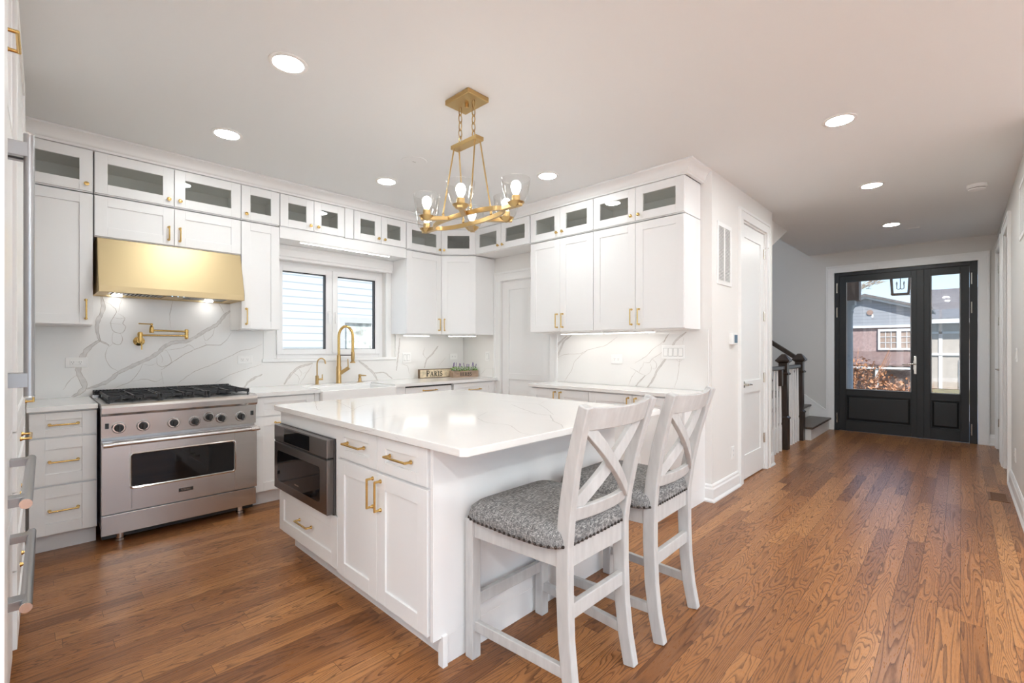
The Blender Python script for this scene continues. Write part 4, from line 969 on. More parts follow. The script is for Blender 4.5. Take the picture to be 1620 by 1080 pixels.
# ------------------------------------------------------------------ bar stools
def make_stool(label, loc, rz=0.0):
    r = thing('bar_stool', label, 'bar stool', loc, rz, 'upholstered bar stools at the island')
    FW, RW, RT = .218, .186, .222      # half widths to leg centres: front, rear at seat, rear at top
    yf, yr = .225, -.225               # leg centre lines
    for s in (-1, 1):
        b = MB(); b.bar([(s*FW, yf, 0), (s*FW, yf, .571)], .046, .046, up=(0, 1, 0)); b.build('front_leg', 'chair_paint', r, bevel=.004)
        pts = [(s*(RW), yr - .046, 0), (s*RW, yr - .022, .12), (s*RW, yr - .007, .25), (s*RW, yr, .42), (s*RW, yr, .58), (s*(RW + .006), yr - .015, .70), (s*(RW + .016), yr - .045, .85), (s*(RW + .026), yr - .082, .98), (s*RT, yr - .115, 1.08)]
        b = MB(); b.bar(pts, [.036]*9, [.050, .052, .054, .056, .056, .054, .050, .044, .038], up=(0, -1, 0)); b.build('rear_leg', 'chair_paint', r, bevel=.005, seg=3)
        b = MB(); b.bar([(s*RW, yr + .02, .535), (s*FW, yf - .02, .535)], .024, .075); b.build('side_apron', 'chair_paint', r, bevel=.002)
        b = MB(); b.bar([(s*RW, yr - .014, .135), (s*FW, yf - .01, .135)], .022, .042); b.build('side_stretcher', 'chair_paint', r, bevel=.003)
    MB().box(-FW, FW, yf - .012, yf + .014, .498, .572).build('front_apron', 'chair_paint', r, bevel=.002)
    MB().box(-RW, RW, yr - .014, yr + .012, .498, .572).build('rear_apron', 'chair_paint', r, bevel=.002)
    MB().box(-FW, FW, yf - .012, yf + .012, .205, .255).build('front_stretcher', 'chair_paint', r, bevel=.003)
    MB().box(-RW, RW, yr - .018, yr + .006, .315, .370).build('rear_stretcher', 'chair_paint', r, bevel=.003)
    # back: curved top rail, lower rail, crossed braces
    def rail(z0, z1, w, y0, sag, tilt, th, name, crest=0):
        n = 12; vs = []
        for i in range(n + 1):
            u = -1 + 2*i/n; x = u*w; y = y0 - sag*(1 - u*u); zt = z1 - crest*(1 - u*u)
            vs += [(x, y - th/2, z0), (x, y + th/2, z0), (x, y + th/2 - tilt, zt), (x, y - th/2 - tilt, zt)]
        fs = [(0, 1, 2, 3), tuple(n*4 + k for k in (3, 2, 1, 0))]
        for i in range(n):
            for j in range(4): fs.append((i*4 + j, i*4 + (j+1) % 4, i*4 + 4 + (j+1) % 4, i*4 + 4 + j))
        return MB().add(vs, fs).build(name, 'chair_paint', r, bevel=.003, smooth=40)
    rail(.990, 1.075, RT - .012, yr - .082, .030, .024, .024, 'top_rail', .010)
    rail(.662, .712, RW + .002, yr - .010, .022, .010, .024, 'lower_rail')
    def brace(s, off, name):
        n = 10; pts = []
        for i in range(n + 1):
            t = i/n; x = s*(-(RW - .012) + (2*RW - .012)*t); z = .698 + .305*t; u = x/RW
            y = (yr - .016) - .066*t - .024*(1 - u*u) + off; pts.append((x, y, z))
        b = MB(); b.bar(pts, .022, .046, up=(0, 0, 1)); b.build(name, 'chair_paint', r, bevel=.003)
    brace(1, .008, 'cross_brace'); brace(-1, -.008, 'cross_brace')
    # cushion
    n = 20; hw, hd = .262, .246; z0 = .572; rows = []
    def outline(k, ins):
        P = []
        for i in range(44):
            a = 2*PI*i/44; c, s = math.cos(a), math.sin(a); e = .26
            wx = (hw - ins) * (1.0 if s > 0 else 1.0 - .10*abs(s)**.6)
            P.append((math.copysign(abs(c)**e, c)*wx, math.copysign(abs(s)**e, s)*(hd - ins) + .0))
        return P
    prof = [(.006, z0), (.0, z0 + .012), (.001, z0 + .030), (.008, z0 + .052), (.028, z0 + .070), (.07, z0 + .082), (.14, z0 + .088), (.20, z0 + .090)]
    vs = []; m = 44
    for ins, z in prof: vs += [(x, y, z) for x, y in outline(m, ins)]
    fs = [tuple(reversed(range(m)))]
    for i in range(len(prof) - 1):
        for j in range(m): fs.append((i*m + j, i*m + (j+1) % m, (i+1)*m + (j+1) % m, (i+1)*m + j))
    fs.append(tuple((len(prof)-1)*m + j for j in range(m)))
    cu = MB().add(vs, fs).build('seat_cushion', 'tweed', r, smooth=70)
    P = outline(m, -.0005); b = MB(); dist = 0; per = []
    dense = []
    for i in range(m):
        a, c = Vector(P[i]), Vector(P[(i+1) % m]); k = max(1, int((c - a).length / .004))
        for q in range(k): dense.append(a.lerp(c, q/k))
    last = dense[0]; acc = 0
    for q in dense:
        acc += (q - last).length; last = q
        if acc >= .024:
            acc = 0; b.lathe([(.0050, -.0050), (.0056, 0), (.0042, .0036), (.0015, .0050)], c=(q.x, q.y, z0 + .010), n=8)
    nt = b.build('nailhead_trim', 'nail_bronze', cu, smooth=60)
    return r
st1 = make_stool('nearer white bar stool with crossed back and grey tweed seat', (1.485, 1.222, 0))
st2 = copy_tree(st1); st2['label'] = 'farther white bar stool, behind the nearer one toward the hall'; st2.location = (2.060, 1.205, 0); st2.rotation_euler = (0, 0, math.radians(1.5))

# ------------------------------------------------------------------ chandelier
ch = thing('chandelier', 'brass oval chandelier with six lit glass shades over the island', 'chandelier', (1.79, 2.10, 2.03))
b = MB(); b.box(-.08, .08, -.105, .105, .680, .709); cn = b.build('canopy', 'brass_satin', ch, bevel=.003)
for y in (0,): MB().lathe([(.012, .680), (.012, .660), (.006, .655)]).build('screw', 'brass_satin', cn, smooth=40)
for y in (-.06, .06):
    b = MB(); zt, zb = .680, .458; n = 5; L_ = (zt - zb) / n
    for k in range(n):
        cz = zt - L_*(k + .5); rx, rz_ = .0115, L_*.5 + .005; P = []
        for i in range(14):
            a = 2*PI*i/14; u, w = rx*math.cos(a), rz_*math.sin(a)
            P.append((u, y, cz + w) if k % 2 else (0, y + u, cz + w))
        b.tube(P, .0030, 6, True)
    b.build('chain', 'brass_satin', ch, smooth=60)
MB().box(-.03, .03, -.115, .115, .435, .458).build('top_bar', 'brass_satin', ch, bevel=.002)
n = 48; RA, RBB = .085, .30
def oval(a): return Vector((RA*math.cos(a), RBB*math.sin(a)))
b = MB(); vs = []
for i in range(n):
    a = 2*PI*i/n; c, s = math.cos(a), math.sin(a)
    for k, (o, z) in enumerate(((-.008, -.012), (.008, -.012), (.008, .012), (-.008, .012))):
        vs.append(((RA + o)*c, (RBB + o)*s, z))
fs = [(i*4 + j, i*4 + (j+1) % 4, ((i+1) % n)*4 + (j+1) % 4, ((i+1) % n)*4 + j) for i in range(n) for j in range(4)]
b.add(vs, fs).build('ring', 'brass_satin', ch, smooth=40)
for sx in (-1, 1):
    for sy in (-1, 1):
        p = (sx*.078, sy*.125, .014)
        b = MB(); b.tube([(sx*.02, sy*.095, .437), (p[0], p[1], p[2] + .03)], .0045, 10); b.lathe([(.004, 0), (.009, .006), (.006, .014), (.009, .024), (.004, .032)], c=p, n=12); b.build('rod', 'brass_satin', ch, smooth=40)
SH = [(0, .40), (0, -.40), (-.175, .155), (-.175, -.155), (.175, .155), (.175, -.155)]
for (x, y) in SH:
    d = Vector((x, y)); a = math.atan2(y / RBB, x / RA); q = oval(a)
    dirv = d - q; dirv = dirv.normalized()
    e = d + dirv * .035
    b = MB(); b.bar([(q.x, q.y, 0), (e.x, e.y, 0)], .030, .023); arm = b.build('arm', 'brass_satin', ch, bevel=.002)
    b = MB(); b.lathe([(.046, .006), (.042, .002), (.026, -.014), (.003, -.021)], c=(x, y, .006)); b.lathe([(.0225, .008), (.0225, .046), (.019, .050)], c=(x, y, 0)); b.build('socket', 'brass_satin', arm, smooth=40)
    b = MB(); b.lathe([(.030, .012), (.044, .014), (.056, .028), (.066, .058), (.073, .096), (.078, .136), (.0765, .136), (.0715, .096), (.0645, .059), (.0545, .030), (.043, .0165), (.030, .0145)], c=(x, y, 0), n=32, cap=False); b.build('glass_shade', 'shade_glass', arm, smooth=60)
    b = MB(); b.lathe([(.012, .050), (.015, .060), (.023, .076), (.0275, .094), (.025, .112), (.016, .124), (.004, .129)], c=(x, y, 0), n=20); b.build('bulb', 'bulb_glow', arm, smooth=80)

# ------------------------------------------------------------------ ceiling fixtures
def can(label, x, y, lens='can_lens', r=.072):
    t = thing('recessed_light', label, 'ceiling light', (x, y, H), 0, 'recessed ceiling lights')
    MB().lathe([(r + .022, 0), (r + .022, -.003), (r + .016, -.006), (r + .002, -.006), (r, -.002), (r, 0)], n=32).build('trim_ring', 'white_plastic', t, smooth=40)
    MB().lathe([(r, -.0015), (r, -.0035)], n=32).build('lens', lens, t)
    return t
can('lit recessed light nearest the upper left of the photo', .924, 2.50)
can('lit recessed light in front of the range hood cabinets', .937, 3.63)
can('lit recessed light in front of the sink window cabinets', 2.183, 3.65)
can('lit recessed light just right of the chandelier', 3.068, 2.54)
can('lit recessed light at the start of the hall, nearest of three', 3.628, .563, 'can_lens_hall')
can('lit recessed light in mid hall, second of three', 5.285, .579, 'can_lens_hall')
can('lit recessed light by the front door, farthest of three', 7.128, .595, 'can_lens_hall')
for k, (x, y) in enumerate(((-1.0, .3), (-2.4, .3), (-1.0, -1.0), (-2.4, -1.0), (-1.0, -2.4), (-2.4, -2.4), (.6, -1.5), (1.9, -1.5), (3.3, -1.7), (.6, -2.7), (1.9, -2.7), (3.3, -2.8))): can('unseen recessed light added behind the camera for fill', x, y, 'can_lens_rear_fill')  # unseen ceiling lights added behind the camera to brighten the kitchen
sm = thing('smoke_detector', 'round white smoke detector on the hall ceiling', 'smoke detector', (5.93, -.105, H))
b = MB(); b.lathe([(.07, 0), (.068, -.024), (.060, -.030), (.058, -.030)], n=28); b.build('housing', 'white_plastic', sm, smooth=40)
b = MB(); b.lathe([(.056, -.030), (.054, -.036)], n=28); b.build('vent_slots', 'outlet_hole', sm)
MB().lathe([(.060, -.036), (.056, -.044), (.03, -.047)], n=28).build('cap', 'white_plastic', sm, smooth=40)
cc = thing('blank_cover_plate', 'flat round white cover plate on the ceiling behind the chandelier', 'cover plate', (2.10, 3.10, H))
MB().lathe([(.10, 0), (.098, -.003), (.05, -.005)], n=36).build('plate', 'ceiling_paint', cc, smooth=40)
MB().box(-.015, .015, -.003, .003, -.0058, -.005).build('slot', 'grey_grille', cc)
MB().box(7.50, 7.53, .36, .49, H - .006, H).build('ceiling_slot_vent', 'white_plastic')
tag(bpy.data.objects['ceiling_slot_vent'], 'tiny white slot on the hall ceiling past the last recessed light', 'vent')

# ------------------------------------------------------------------ doors in the hall and pantry
def door_leaf(name, x0, x1, z1, panels, loc, rotz, th=.035):
    b = MB(); zs = [0.012] + [q for p in panels for q in p] + [z1]
    st = .105
    b.box(x0, x0 + st, 0, th, .012, z1).box(x1 - st, x1, 0, th, .012, z1)
    last = .012
    for (a, c) in panels: b.box(x0 + st, x1 - st, 0, th, last, a); b.box(x0 + st, x1 - st, .010, th - .01, a, c); last = c
    b.box(x0 + st, x1 - st, 0, th, last, z1)
    o = b.build(name, 'trim_white', loc=loc, rotz=rotz, bevel=.002); struct(o); return o
d2 = door_leaf('door_2', 0, CX1 - CX0 - .03, CZ - .02, [(.24, .83), (.95, 2.33)], (CX0 + .015, YC + .012, 0), 0)
d2['label'] = 'white two-panel closet door on the hall wall with lever handle'
W = CX1 - CX0 - .03
b = MB(); b.box(.045, .095, -.008, 0, .89, .95); b.lathe([(.012, -.008), (.012, -.045)], c=(.07, 0, .92), axis='y'); b.tube([(.07, -.045, .92), (.12, -.05, .922), (.185, -.045, .915)], [.009, .0085, .006], 10); b.build('door_handle', 'nickel', d2, smooth=40)
for z in (.33, .96, 1.60, 2.25): MB().tube([(W + .004, -.006, z - .05), (W + .004, -.006, z + .05)], .008, 8).box(W - .02, W + .012, -.003, .0, z - .05, z + .05).build('hinge', 'nickel', d2, smooth=40)
MB().tube([(W + .01, -.006, 2.315), (W + .03, -.035, 2.315), (W + .06, -.03, 2.32)], .004, 8).build('door_stop', 'nickel', d2, smooth=40)
def casing(name, plane, a0, a1, z1, facing, w=.095, th=.02, m='trim_white', z0=0):
    # facing: 'y-' board on the -y side of plane, 'x-' on the -x side, 'y+' on +y side
    b = MB()
    def bx(u0, u1, za, zb, d):
        if facing == 'y-': b.box(u0, u1, plane - d, plane, za, zb)
        elif facing == 'y+': b.box(u0, u1, plane, plane + d, za, zb)
        else: b.box(plane - d, plane, u0, u1, za, zb)
    bx(a0 - w, a0, z0, z1, th); bx(a1, a1 + w, z0, z1, th); bx(a0 - w, a1 + w, z1, z1 + w, th)
    bx(a0 - w - .002, a0 - w + .022, z0 + .0005, z1 + w - .022, th + .008); bx(a1 + w - .022, a1 + w + .002, z0 + .0005, z1 + w - .022, th + .008); bx(a0 - w - .002, a1 + w + .002, z1 + w - .0221, z1 + w + .002, th + .008)
    return struct(b.build(name, m, bevel=.002))
casing('trim_closet_door', YC, CX0, CX1, CZ, 'y-')
slab('trim_closet_jamb', 'trim_white', (CX0, CX0 + .013, YC, YC + .12, 0, CZ), (CX1 - .013, CX1, YC, YC + .12, 0, CZ), (CX0, CX1, YC, YC + .12, CZ - .013, CZ))
d3 = door_leaf('door_3', 0, .735, 2.045, [(.20, .90), (.972, 1.95)], (XB + .012, 3.935, 0), R90)
d3['label'] = 'white two-panel pantry door between the corner and side cabinets'
casing('trim_pantry_door', XB, 3.185, 3.945, 2.06, 'x-', w=.105)
# right side of the hall
casing('trim_hall_opening', YR, 6.43, 7.12, 2.45, 'y+')
slab('trim_hall_jamb', 'trim_white', (6.43, 6.443, YR - .12, YR, 0, 2.45), (7.107, 7.12, YR - .12, YR, 0, 2.45), (6.43, 7.12, YR - .12, YR, 2.437, 2.45))
casing('trim_hall_door', YR, 7.62, 8.42, 2.45, 'y+')
d4 = door_leaf('door_4', 0, .77, 2.43, [(.24, .83), (.95, 2.30)], (8.405, YR - .012, 0), PI)
d4['label'] = 'white door on the right hall wall next to the front door'
for z in (.33, 1.60, 2.25): MB().tube([(-.004, -.008, z - .05), (-.004, -.008, z + .05)], .008, 8).build('hinge', 'nickel', d4, smooth=40)
b = MB(); b.box(.67, .72, -.01, 0, .99, 1.12); b.lathe([(.011, -.008), (.011, -.05)], c=(.695, 0, 1.02), axis='y'); b.tube([(.695, -.05, 1.02), (.60, -.055, 1.02)], .008, 10); b.build('door_handle', 'nickel', d4, smooth=40)

# front door: black double door with glass
FX = XD - .005
DY0, DY1, DZ = -.16, 1.405, 2.42
b = MB(); b.box(FX, FX + .08, DY0, DY0 + .075, 0, DZ).box(FX, FX + .08, DY1 - .055, DY1, 0, DZ).box(FX, FX + .08, DY0 + .075, DY1 - .055, DZ - .05, DZ)
fd = struct(b.build('door_1', 'black_paint', bevel=.003), 'black double front door with tall glass panes and lower panels')
def fleaf(y0, y1, gy0, gy1, py0, py1):
    b = MB(); x0, x1 = FX + .008, FX + .066; zt = DZ - .052; gz0, gz1, pz0, pz1 = .64, 2.272, .165, .548
    b.box(x0, x1, y0, gy0, .006, zt).box(x0, x1, gy1, y1, .006, zt).box(x0, x1, gy0, gy1, gz1, zt).box(x0, x1, gy0, gy1, pz1, gz0).box(x0, x1, gy0, gy1, .006, pz0)
    # raised panel with a dark groove around it
    b.box(x0 + .022, x1 - .01, gy0, gy1, pz0, pz1)
    i = .035; b.hexa([(x0 + .022, py0 + .012, pz0 + .012), (x0 + .022, py1 - .012, pz0 + .012), (x0 + .022, py1 - .012, pz1 - .012), (x0 + .022, py0 + .012, pz1 - .012)],
                     [(x0 + .004, py0 + i, pz0 + i), (x0 + .004, py1 - i, pz0 + i), (x0 + .004, py1 - i, pz1 - i), (x0 + .004, py0 + i, pz1 - i)])
    for q in ((gy0 - .012, gy0), (gy1, gy1 + .012)): b.box(x0 - .005, x0, q[0], q[1], pz0 - .012, gz1 + .012)
    for z in (pz0 - .012, pz1, gz0 - .012, gz1): b.box(x0 - .005, x0, gy0 - .012, gy1 + .012, z, z + .012)
    lf = b.build('door_leaf', 'black_paint', fd, bevel=.003)
    MB().box(x0 + .02, x0 + .026, gy0, gy1, gz0, gz1).build('pane', 'door_glass', lf)
    g = .010; b = MB()
    for q in ((gy0, gy0 + g), (gy1 - g, gy1)): b.box(x0 + .012, x0 + .019, q[0], q[1], gz0, gz1)
    b.box(x0 + .012, x0 + .019, gy0, gy1, gz0, gz0 + g); b.build('glazing_bead', 'outside_white', lf)
    return lf
lf1 = fleaf(.418, 1.348, .505, 1.262, .505, 1.262); lf2 = fleaf(-.083, .398, .002, .298, .002, .298)
MB().box(FX - .006, FX + .01, .368, .448, .006, DZ - .055).build('astragal', 'black_paint', fd, bevel=.004)
b = MB(); b.box(FX - .006, FX + .002, .447, .475, .90, 1.15).box(FX - .002, FX + .002, .44, .482, .96, 1.09); hnd = b.build('handle_plate', 'nickel', fd, bevel=.006)
MB().tube([(FX, .461, 1.04), (FX - .05, .461, 1.04), (FX - .055, .50, 1.042), (FX - .05, .60, 1.03)], [.009, .009, .009, .006], 10).build('lever', 'nickel', hnd, smooth=50)
for (y, zz) in ((1.375, (2.19, 1.815, .195)), (-.105, (2.19, 1.805, .185))):
    for z in zz: MB().tube([(FX - .006, y, z - .075), (FX - .006, y, z + .075)], .008, 8).build('hinge', 'nickel', fd, smooth=40)
casing('trim_front_door', XD, -.165, 1.41, 2.425, 'x-', w=.105, th=.022, z0=0)

# vent grille, thermostat, controls
vg = thing('wall_vent', 'tall white return-air grille on the hall wall', 'vent', (4.005, YC, 1.81))
W, Hh = .335, .53
MB().box(0, W, -.008, 0, 0, .035).box(0, W, -.008, 0, Hh - .035, Hh).box(0, .03, -.008, 0, .035, Hh - .035).box(W - .03, W, -.008, 0, .035, Hh - .035).box(W/2 - .008, W/2 + .008, -.008, 0, .035, Hh - .035).build('frame', 'white_plastic', vg, bevel=.001)
b = MB()
for k in range(38):
    z = .038 + k * .012
    for q in ((.03, W/2 - .008), (W/2 + .008, W - .03)): b.hexa([(q[0], -.006, z), (q[1], -.006, z), (q[1], -.001, z + .006), (q[0], -.001, z + .006)], [(q[0], -.006, z + .002), (q[1], -.006, z + .002), (q[1], -.001, z + .008), (q[0], -.001, z + .008)])
b.build('louvre', 'white_plastic', vg); MB().box(.03, W - .03, -.001, -.0003, .035, Hh - .035).build('backing', 'grey_grille', vg)
th = thing('thermostat', 'white thermostat with small screen on the hall wall by the closet', 'thermostat', (4.365, YC, 1.35))
MB().box(-.07, .07, -.028, 0, -.05, .05).build('case', 'white_plastic', th, bevel=.004)
MB().box(-.02, .055, -.030, -.027, -.036, .036).build('screen', 'screen_blue', th)
vr = thing('wall_vent', 'white grille high on the right hall wall at the photo edge', 'vent', (5.42, YR, 2.11), PI)
b = MB(); b.box(0, .5, -.008, 0, 0, .03).box(0, .5, -.008, 0, .40, .43).box(0, .03, -.008, 0, .03, .40).box(.47, .5, -.008, 0, .03, .40); b.build('frame', 'white_plastic', vr)
b = MB(); 
for k in range(24): b.box(.03, .47, -.005, -.002, .034 + k*.0152, .042 + k*.0152)
b.build('louvre', 'white_plastic', vr); MB().box(.03, .47, -.002, -.0003, .03, .40).build('backing', 'grey_grille', vr)
fv = thing('floor_vent', 'small brown floor register near the right hall wall', 'vent', (5.565, -.295, 0))
b = MB(); b.box(0, .30, 0, .016, 0, .004).box(0, .30, .110, .126, 0, .004).box(0, .016, .016, .110, 0, .004).box(.284, .30, .016, .110, 0, .004)
for k in range(16): b.box(.022 + k*.0165, .031 + k*.0165, .016, .110, 0, .0035)
b.build('grille', 'vent_wood', fv); MB().box(.016, .284, .016, .110, 0, .0008).build('backing', 'black_plastic', fv)

# ------------------------------------------------------------------ stairs
sr = thing('staircase', 'staircase with dark treads, dark newel posts and white balusters beyond the hall wall', 'stairs', (7.43, 1.475, 0))
RH, TD = .185, .265
for k in range(9):
    y = k*TD; z = k*RH
    x0 = 0 if k == 0 else .04
    MB().box(x0, 1.225, y, y + .02 + (0 if k else 0), z, z + RH - .03).build('riser', 'trim_white', sr, bevel=.001)
    MB().box(x0 - .03, 1.225, y - .028, y + TD + .01, z + RH - .03, z + RH).build('tread', 'tread_wood', sr, bevel=.008, seg=3)
    MB().box(x0, x0 + .02, y + .02, y + TD, 0, z + RH - .03).build('stringer', 'trim_white', sr)
b = MB(); b.prism([(1.515, 0), (1.515, .285), (3.5, 1.78), (3.5, 1.2), (1.75, 0)], 'x', XD - .018, XD - .001); b.box(XD - .022, XD - .001, 1.516, 1.56, 0, .28)
b.prism([(1.515, .275), (1.515, .30), (3.5, 1.80), (3.5, 1.775)], 'x', XD - .026, XD - .001)
struct(b.build('trim_stair_skirt', 'trim_white'))
def newel(parent, x, y):
    b = MB(); s = .052
    def sq(h, z0, z1, h2=None): h2 = h if h2 is None else h2; b.hexa([(x-h, y-h, z0), (x+h, y-h, z0), (x+h, y+h, z0), (x-h, y+h, z0)], [(x-h2, y-h2, z1), (x+h2, y-h2, z1), (x+h2, y+h2, z1), (x-h2, y+h2, z1)])
    sq(.056, 0, .38); sq(.064, .38, .40); sq(.060, .40, .415, .046); sq(.046, .415, .93); sq(.060, .93, .95, .066); sq(.064, .95, .965, .048); sq(.048, .965, 1.08)
    sq(.052, 1.08, 1.10, .074); sq(.078, 1.10, 1.12); sq(.074, 1.12, 1.175, .034); sq(.034, 1.175, 1.19, .02)
    b.build('newel_post', 'dark_wood', parent, bevel=.002)
def spindle(parent, x, y, z0, z1, low=.28):
    h = z1 - z0; b = MB(); b.box(x - .017, x + .017, y - .017, y + .017, z0, z0 + low)
    b.lathe([(.015, low), (.020, low + .015), (.012, low + .03), (.017, low + .06), (.014, h*.6), (.009, h)], c=(x, y, z0), n=10); b.build('baluster', 'trim_white', parent, smooth=50)
NY = 1.60
rl = bpy.data.objects.new('railing', None); COL.objects.link(rl); rl.parent = sr; rl.location = (6.575 - 7.43, NY - 1.475, 0)
newel(rl, 0, 0); newel(rl, .80, 0)
MB().bar([(.05, 0, 1.02), (.75, 0, 1.02)], .062, .05).build('handrail', 'dark_wood', rl, bevel=.012, seg=3)
for k in range(6): spindle(rl, .10 + k*.118, 0, 0, 1.0, .30)
MB().bar([(.80, .045, 1.135), (.80, 2.2, 1.135 + 2.155*.70)], .06, .06).build('handrail', 'dark_wood', rl, bevel=.012, seg=3)
for k in range(8): spindle(rl, .85, .20 + k*.24, .30 + .2*.70 + k*.165, 1.10 + .155*.7 + k*.24*.70, .12)
MB().bar([(-.05, 0, 1.02), (-.95, 0, 1.02)], .062, .05).build('handrail', 'dark_wood', rl, bevel=.012, seg=3)
for k in range(6): spindle(rl, -.16 - k*.13, 0, 0, 1.0, .30)
MB().box(-.20, -.14, -.03, .03, .80, 1.0).build('rail_drop', 'dark_wood', rl, bevel=.006)

# ------------------------------------------------------------------ tall units at the left edge (run turned slightly)
TH = math.radians(90 - .88)
def left_pt(lx, ly): return (lx*math.cos(TH) - ly*math.sin(TH), lx*math.sin(TH) + ly*math.cos(TH))
def left_thing(name, label, cat, lx, ly, group=None): return thing(name, label, cat, (*left_pt(lx, ly), 0), TH, group)
LF = .088    # front plane
pn = left_thing('fridge_end_panel', 'white upright panel at the left edge of the photo, beside the fridge', 'panel', 1.50, .063)
MB().box(0, .12, 0, .66, .0, 2.735).build('panel', 'cabinet_white', pn, bevel=.0015)
fz = left_thing('refrigerator', 'white-panelled built-in refrigerator with long steel bar handles', 'refrigerator', 1.622, LF)
FW_ = .96
MB().box(0, FW_, .02, .66, .08, 2.07).box(.02, FW_ - .02, .08, .6, 0, .08).build('body', 'cabinet_white', fz)
def bar_handle(door, p0, p1, out=.052, r=.0125):
    p0, p1 = Vector(p0), Vector(p1); d = (p1 - p0).normalized(); o = Vector((0, -out, 0))
    b = MB(); b.tube([p0 + o, p1 + o], r, 18); h = b.build('handle', 'steel_bar', door, smooth=40)
    for q in (p0 + d*.05, p1 - d*.05):
        b = MB(); e = Vector((.012, 0, .022)) if abs(d.z) > .5 else Vector((.022, 0, .012))
        b.box(q.x - e.x, q.x + e.x, q.y - out, q.y, q.z - e.z, q.z + e.z); b.build('bracket', 'steel_bar', h, bevel=.001)
    for q, sg_ in ((p0 + o, -1), (p1 + o, 1)): 
        b = MB(); b.tube([q - d*sg_*.001, q + d*sg_*.003], r*1.02, 18); b.build('end_cap', 'steel_polished', h, smooth=40)
FD = []
for (a, c) in ((.004, FW_/2 - .002), (FW_/2 + .002, FW_ - .004)):
    FD.append(MB().box(a, c, 0, .02, .965, 2.065).build('door', 'cabinet_white', fz, bevel=.002))
bar_handle(FD[0], (.455, 0, 1.12), (.455, 0, 1.93)); bar_handle(FD[1], (.505, 0, 1.12), (.505, 0, 1.93))
for (z0, z1, hz) in ((.66, .96, .865), (.10, .655, .595)):
    dr = MB().box(.004, FW_ - .004, 0, .02, z0, z1).build('drawer', 'cabinet_white', fz, bevel=.002)
    bar_handle(dr, (.125, 0, hz), (.83, 0, hz))
of = left_thing('overfridge_cabinet', 'white cabinet above the refrigerator with a brass handle', 'cabinet', 1.622, LF)
MB().box(0, FW_, .02, .66, 2.075, 2.735).build('body', 'cabinet_white', of)
dd = MB(); shaker(dd, .002, FW_ - .002, 2.08, 2.73, y=.02); dd = dd.build('door', 'cabinet_white', of, bevel=.0012)
inst('handle', PULL[.128], dd, (.40, 0, 2.18), (0, PI/2, 0))
pc = left_thing('pantry_cabinet', 'tall white pantry cabinet with brass pulls between refrigerator and range corner', 'cabinet', 2.586, LF - .012)
PW = 1.02
MB().box(0, PW, .02, .66, .10, 2.735).box(0, PW, .09, .66, 0, .10).build('body', 'cabinet_white', pc)
dd = MB(); shaker(dd, .002, PW - .002, .95, 2.66, y=.02); dd = dd.build('door', 'cabinet_white', pc, bevel=.0012)
inst('handle', PULL[.128], dd, (PW - .05, 0, 1.05))
for z0, z1 in ((.72, .945), (.42, .715), (.12, .415)):
    dr = MB(); shaker(dr, .002, PW - .002, z0, z1, y=.02); dr = dr.build('drawer', 'cabinet_white', pc, bevel=.0012)
    inst('handle', PULL[.16], dr, (.35, 0, z1 - .06), (0, PI/2, 0))

# ------------------------------------------------------------------ outside the front door
slab('ground', 'lawn', (9.05, 60, -40, 40, -.75, -.62))
slab('porch_floor', 'porch_grey', (8.88, 11.2, -1.6, 3.6, -.6, -.02))
slab('ground_patio_bounce', 'patio_bounce_concrete', (-12, -3.51, -12, 4, -.3, -.12), (-3.51, 9, -12, -3.51, -.3, -.12))  # unseen pale slab added to bounce sunlight up onto the ceilings
slab('street', 'asphalt', (16.5, 21.5, -40, 40, -.62, -.60))
slab('ground_side', 'lawn', (-2, 8.8, 4.85, 12, -.75, -.62))
hs = thing('gabled_house', 'grey shingled gabled house across the street, seen through the front door', 'house', (25, 2.8, -.6))
b = MB(); b.prism([(-1.75, 2.80), (-1.75, 3.42), (.15, 4.02), (2.2, 3.3), (2.2, 2.80)], 'x', 0, 3.2); b.build('gable', 'shingle_rows', hs)
MB().box(0.05, 3.2, -1.75, 2.2, 0, 2.80).build('wall', 'facade_pink', hs)
b = MB()
for (a, c) in (((-1.95, 3.36), (.15, 4.06)), ((2.4, 3.26), (.15, 4.06))): b.bar([(-.15, a[0], a[1]), (-.15, c[0], c[1])], .12, .14)
b.box(-.06, 0, -1.75, 2.2, 2.72, 2.82); b.build('fascia', 'outside_white', hs)
b = MB(); b.hexa([(-.3, .15, 4.08), (3.2, .15, 4.08), (3.2, -2.0, 3.36), (-.3, -2.0, 3.36)], [(-.3, .15, 4.18), (3.2, .15, 4.18), (3.2, -2.0, 3.46), (-.3, -2.0, 3.46)]); b.hexa([(-.3, .15, 4.08), (3.2, .15, 4.08), (3.2, 2.4, 3.28), (-.3, 2.4, 3.28)], [(-.3, .15, 4.18), (3.2, .15, 4.18), (3.2, 2.4, 3.38), (-.3, 2.4, 3.38)]); b.build('roof', 'roof_dark', hs)
MB().lathe([(.11, -.02), (.11, .02)], c=(-.02, .0, 3.38), axis='x', n=20).build('gable_vent', 'porch_brown', hs)
for y in (-.62, -1.30):
    b = MB(); b.box(-.06, .06, y - .34, y + .34, 1.78, 1.86).box(-.06, .06, y - .34, y + .34, 2.56, 2.66).box(-.06, .06, y - .34, y - .27, 1.86, 2.56).box(-.06, .06, y + .27, y + .34, 1.86, 2.56)
    for q in (-.09, .09): b.box(-.03, .02, y + q - .012, y + q + .012, 1.86, 2.56)
    for z in (2.09, 2.33): b.box(-.03, .02, y - .27, y + .27, z - .012, z + .012)
    f = b.build('window', 'outside_white', hs); MB().box(-.01, .06, y - .27, y + .27, 1.86, 2.56).build('pane', 'window_dark', f)
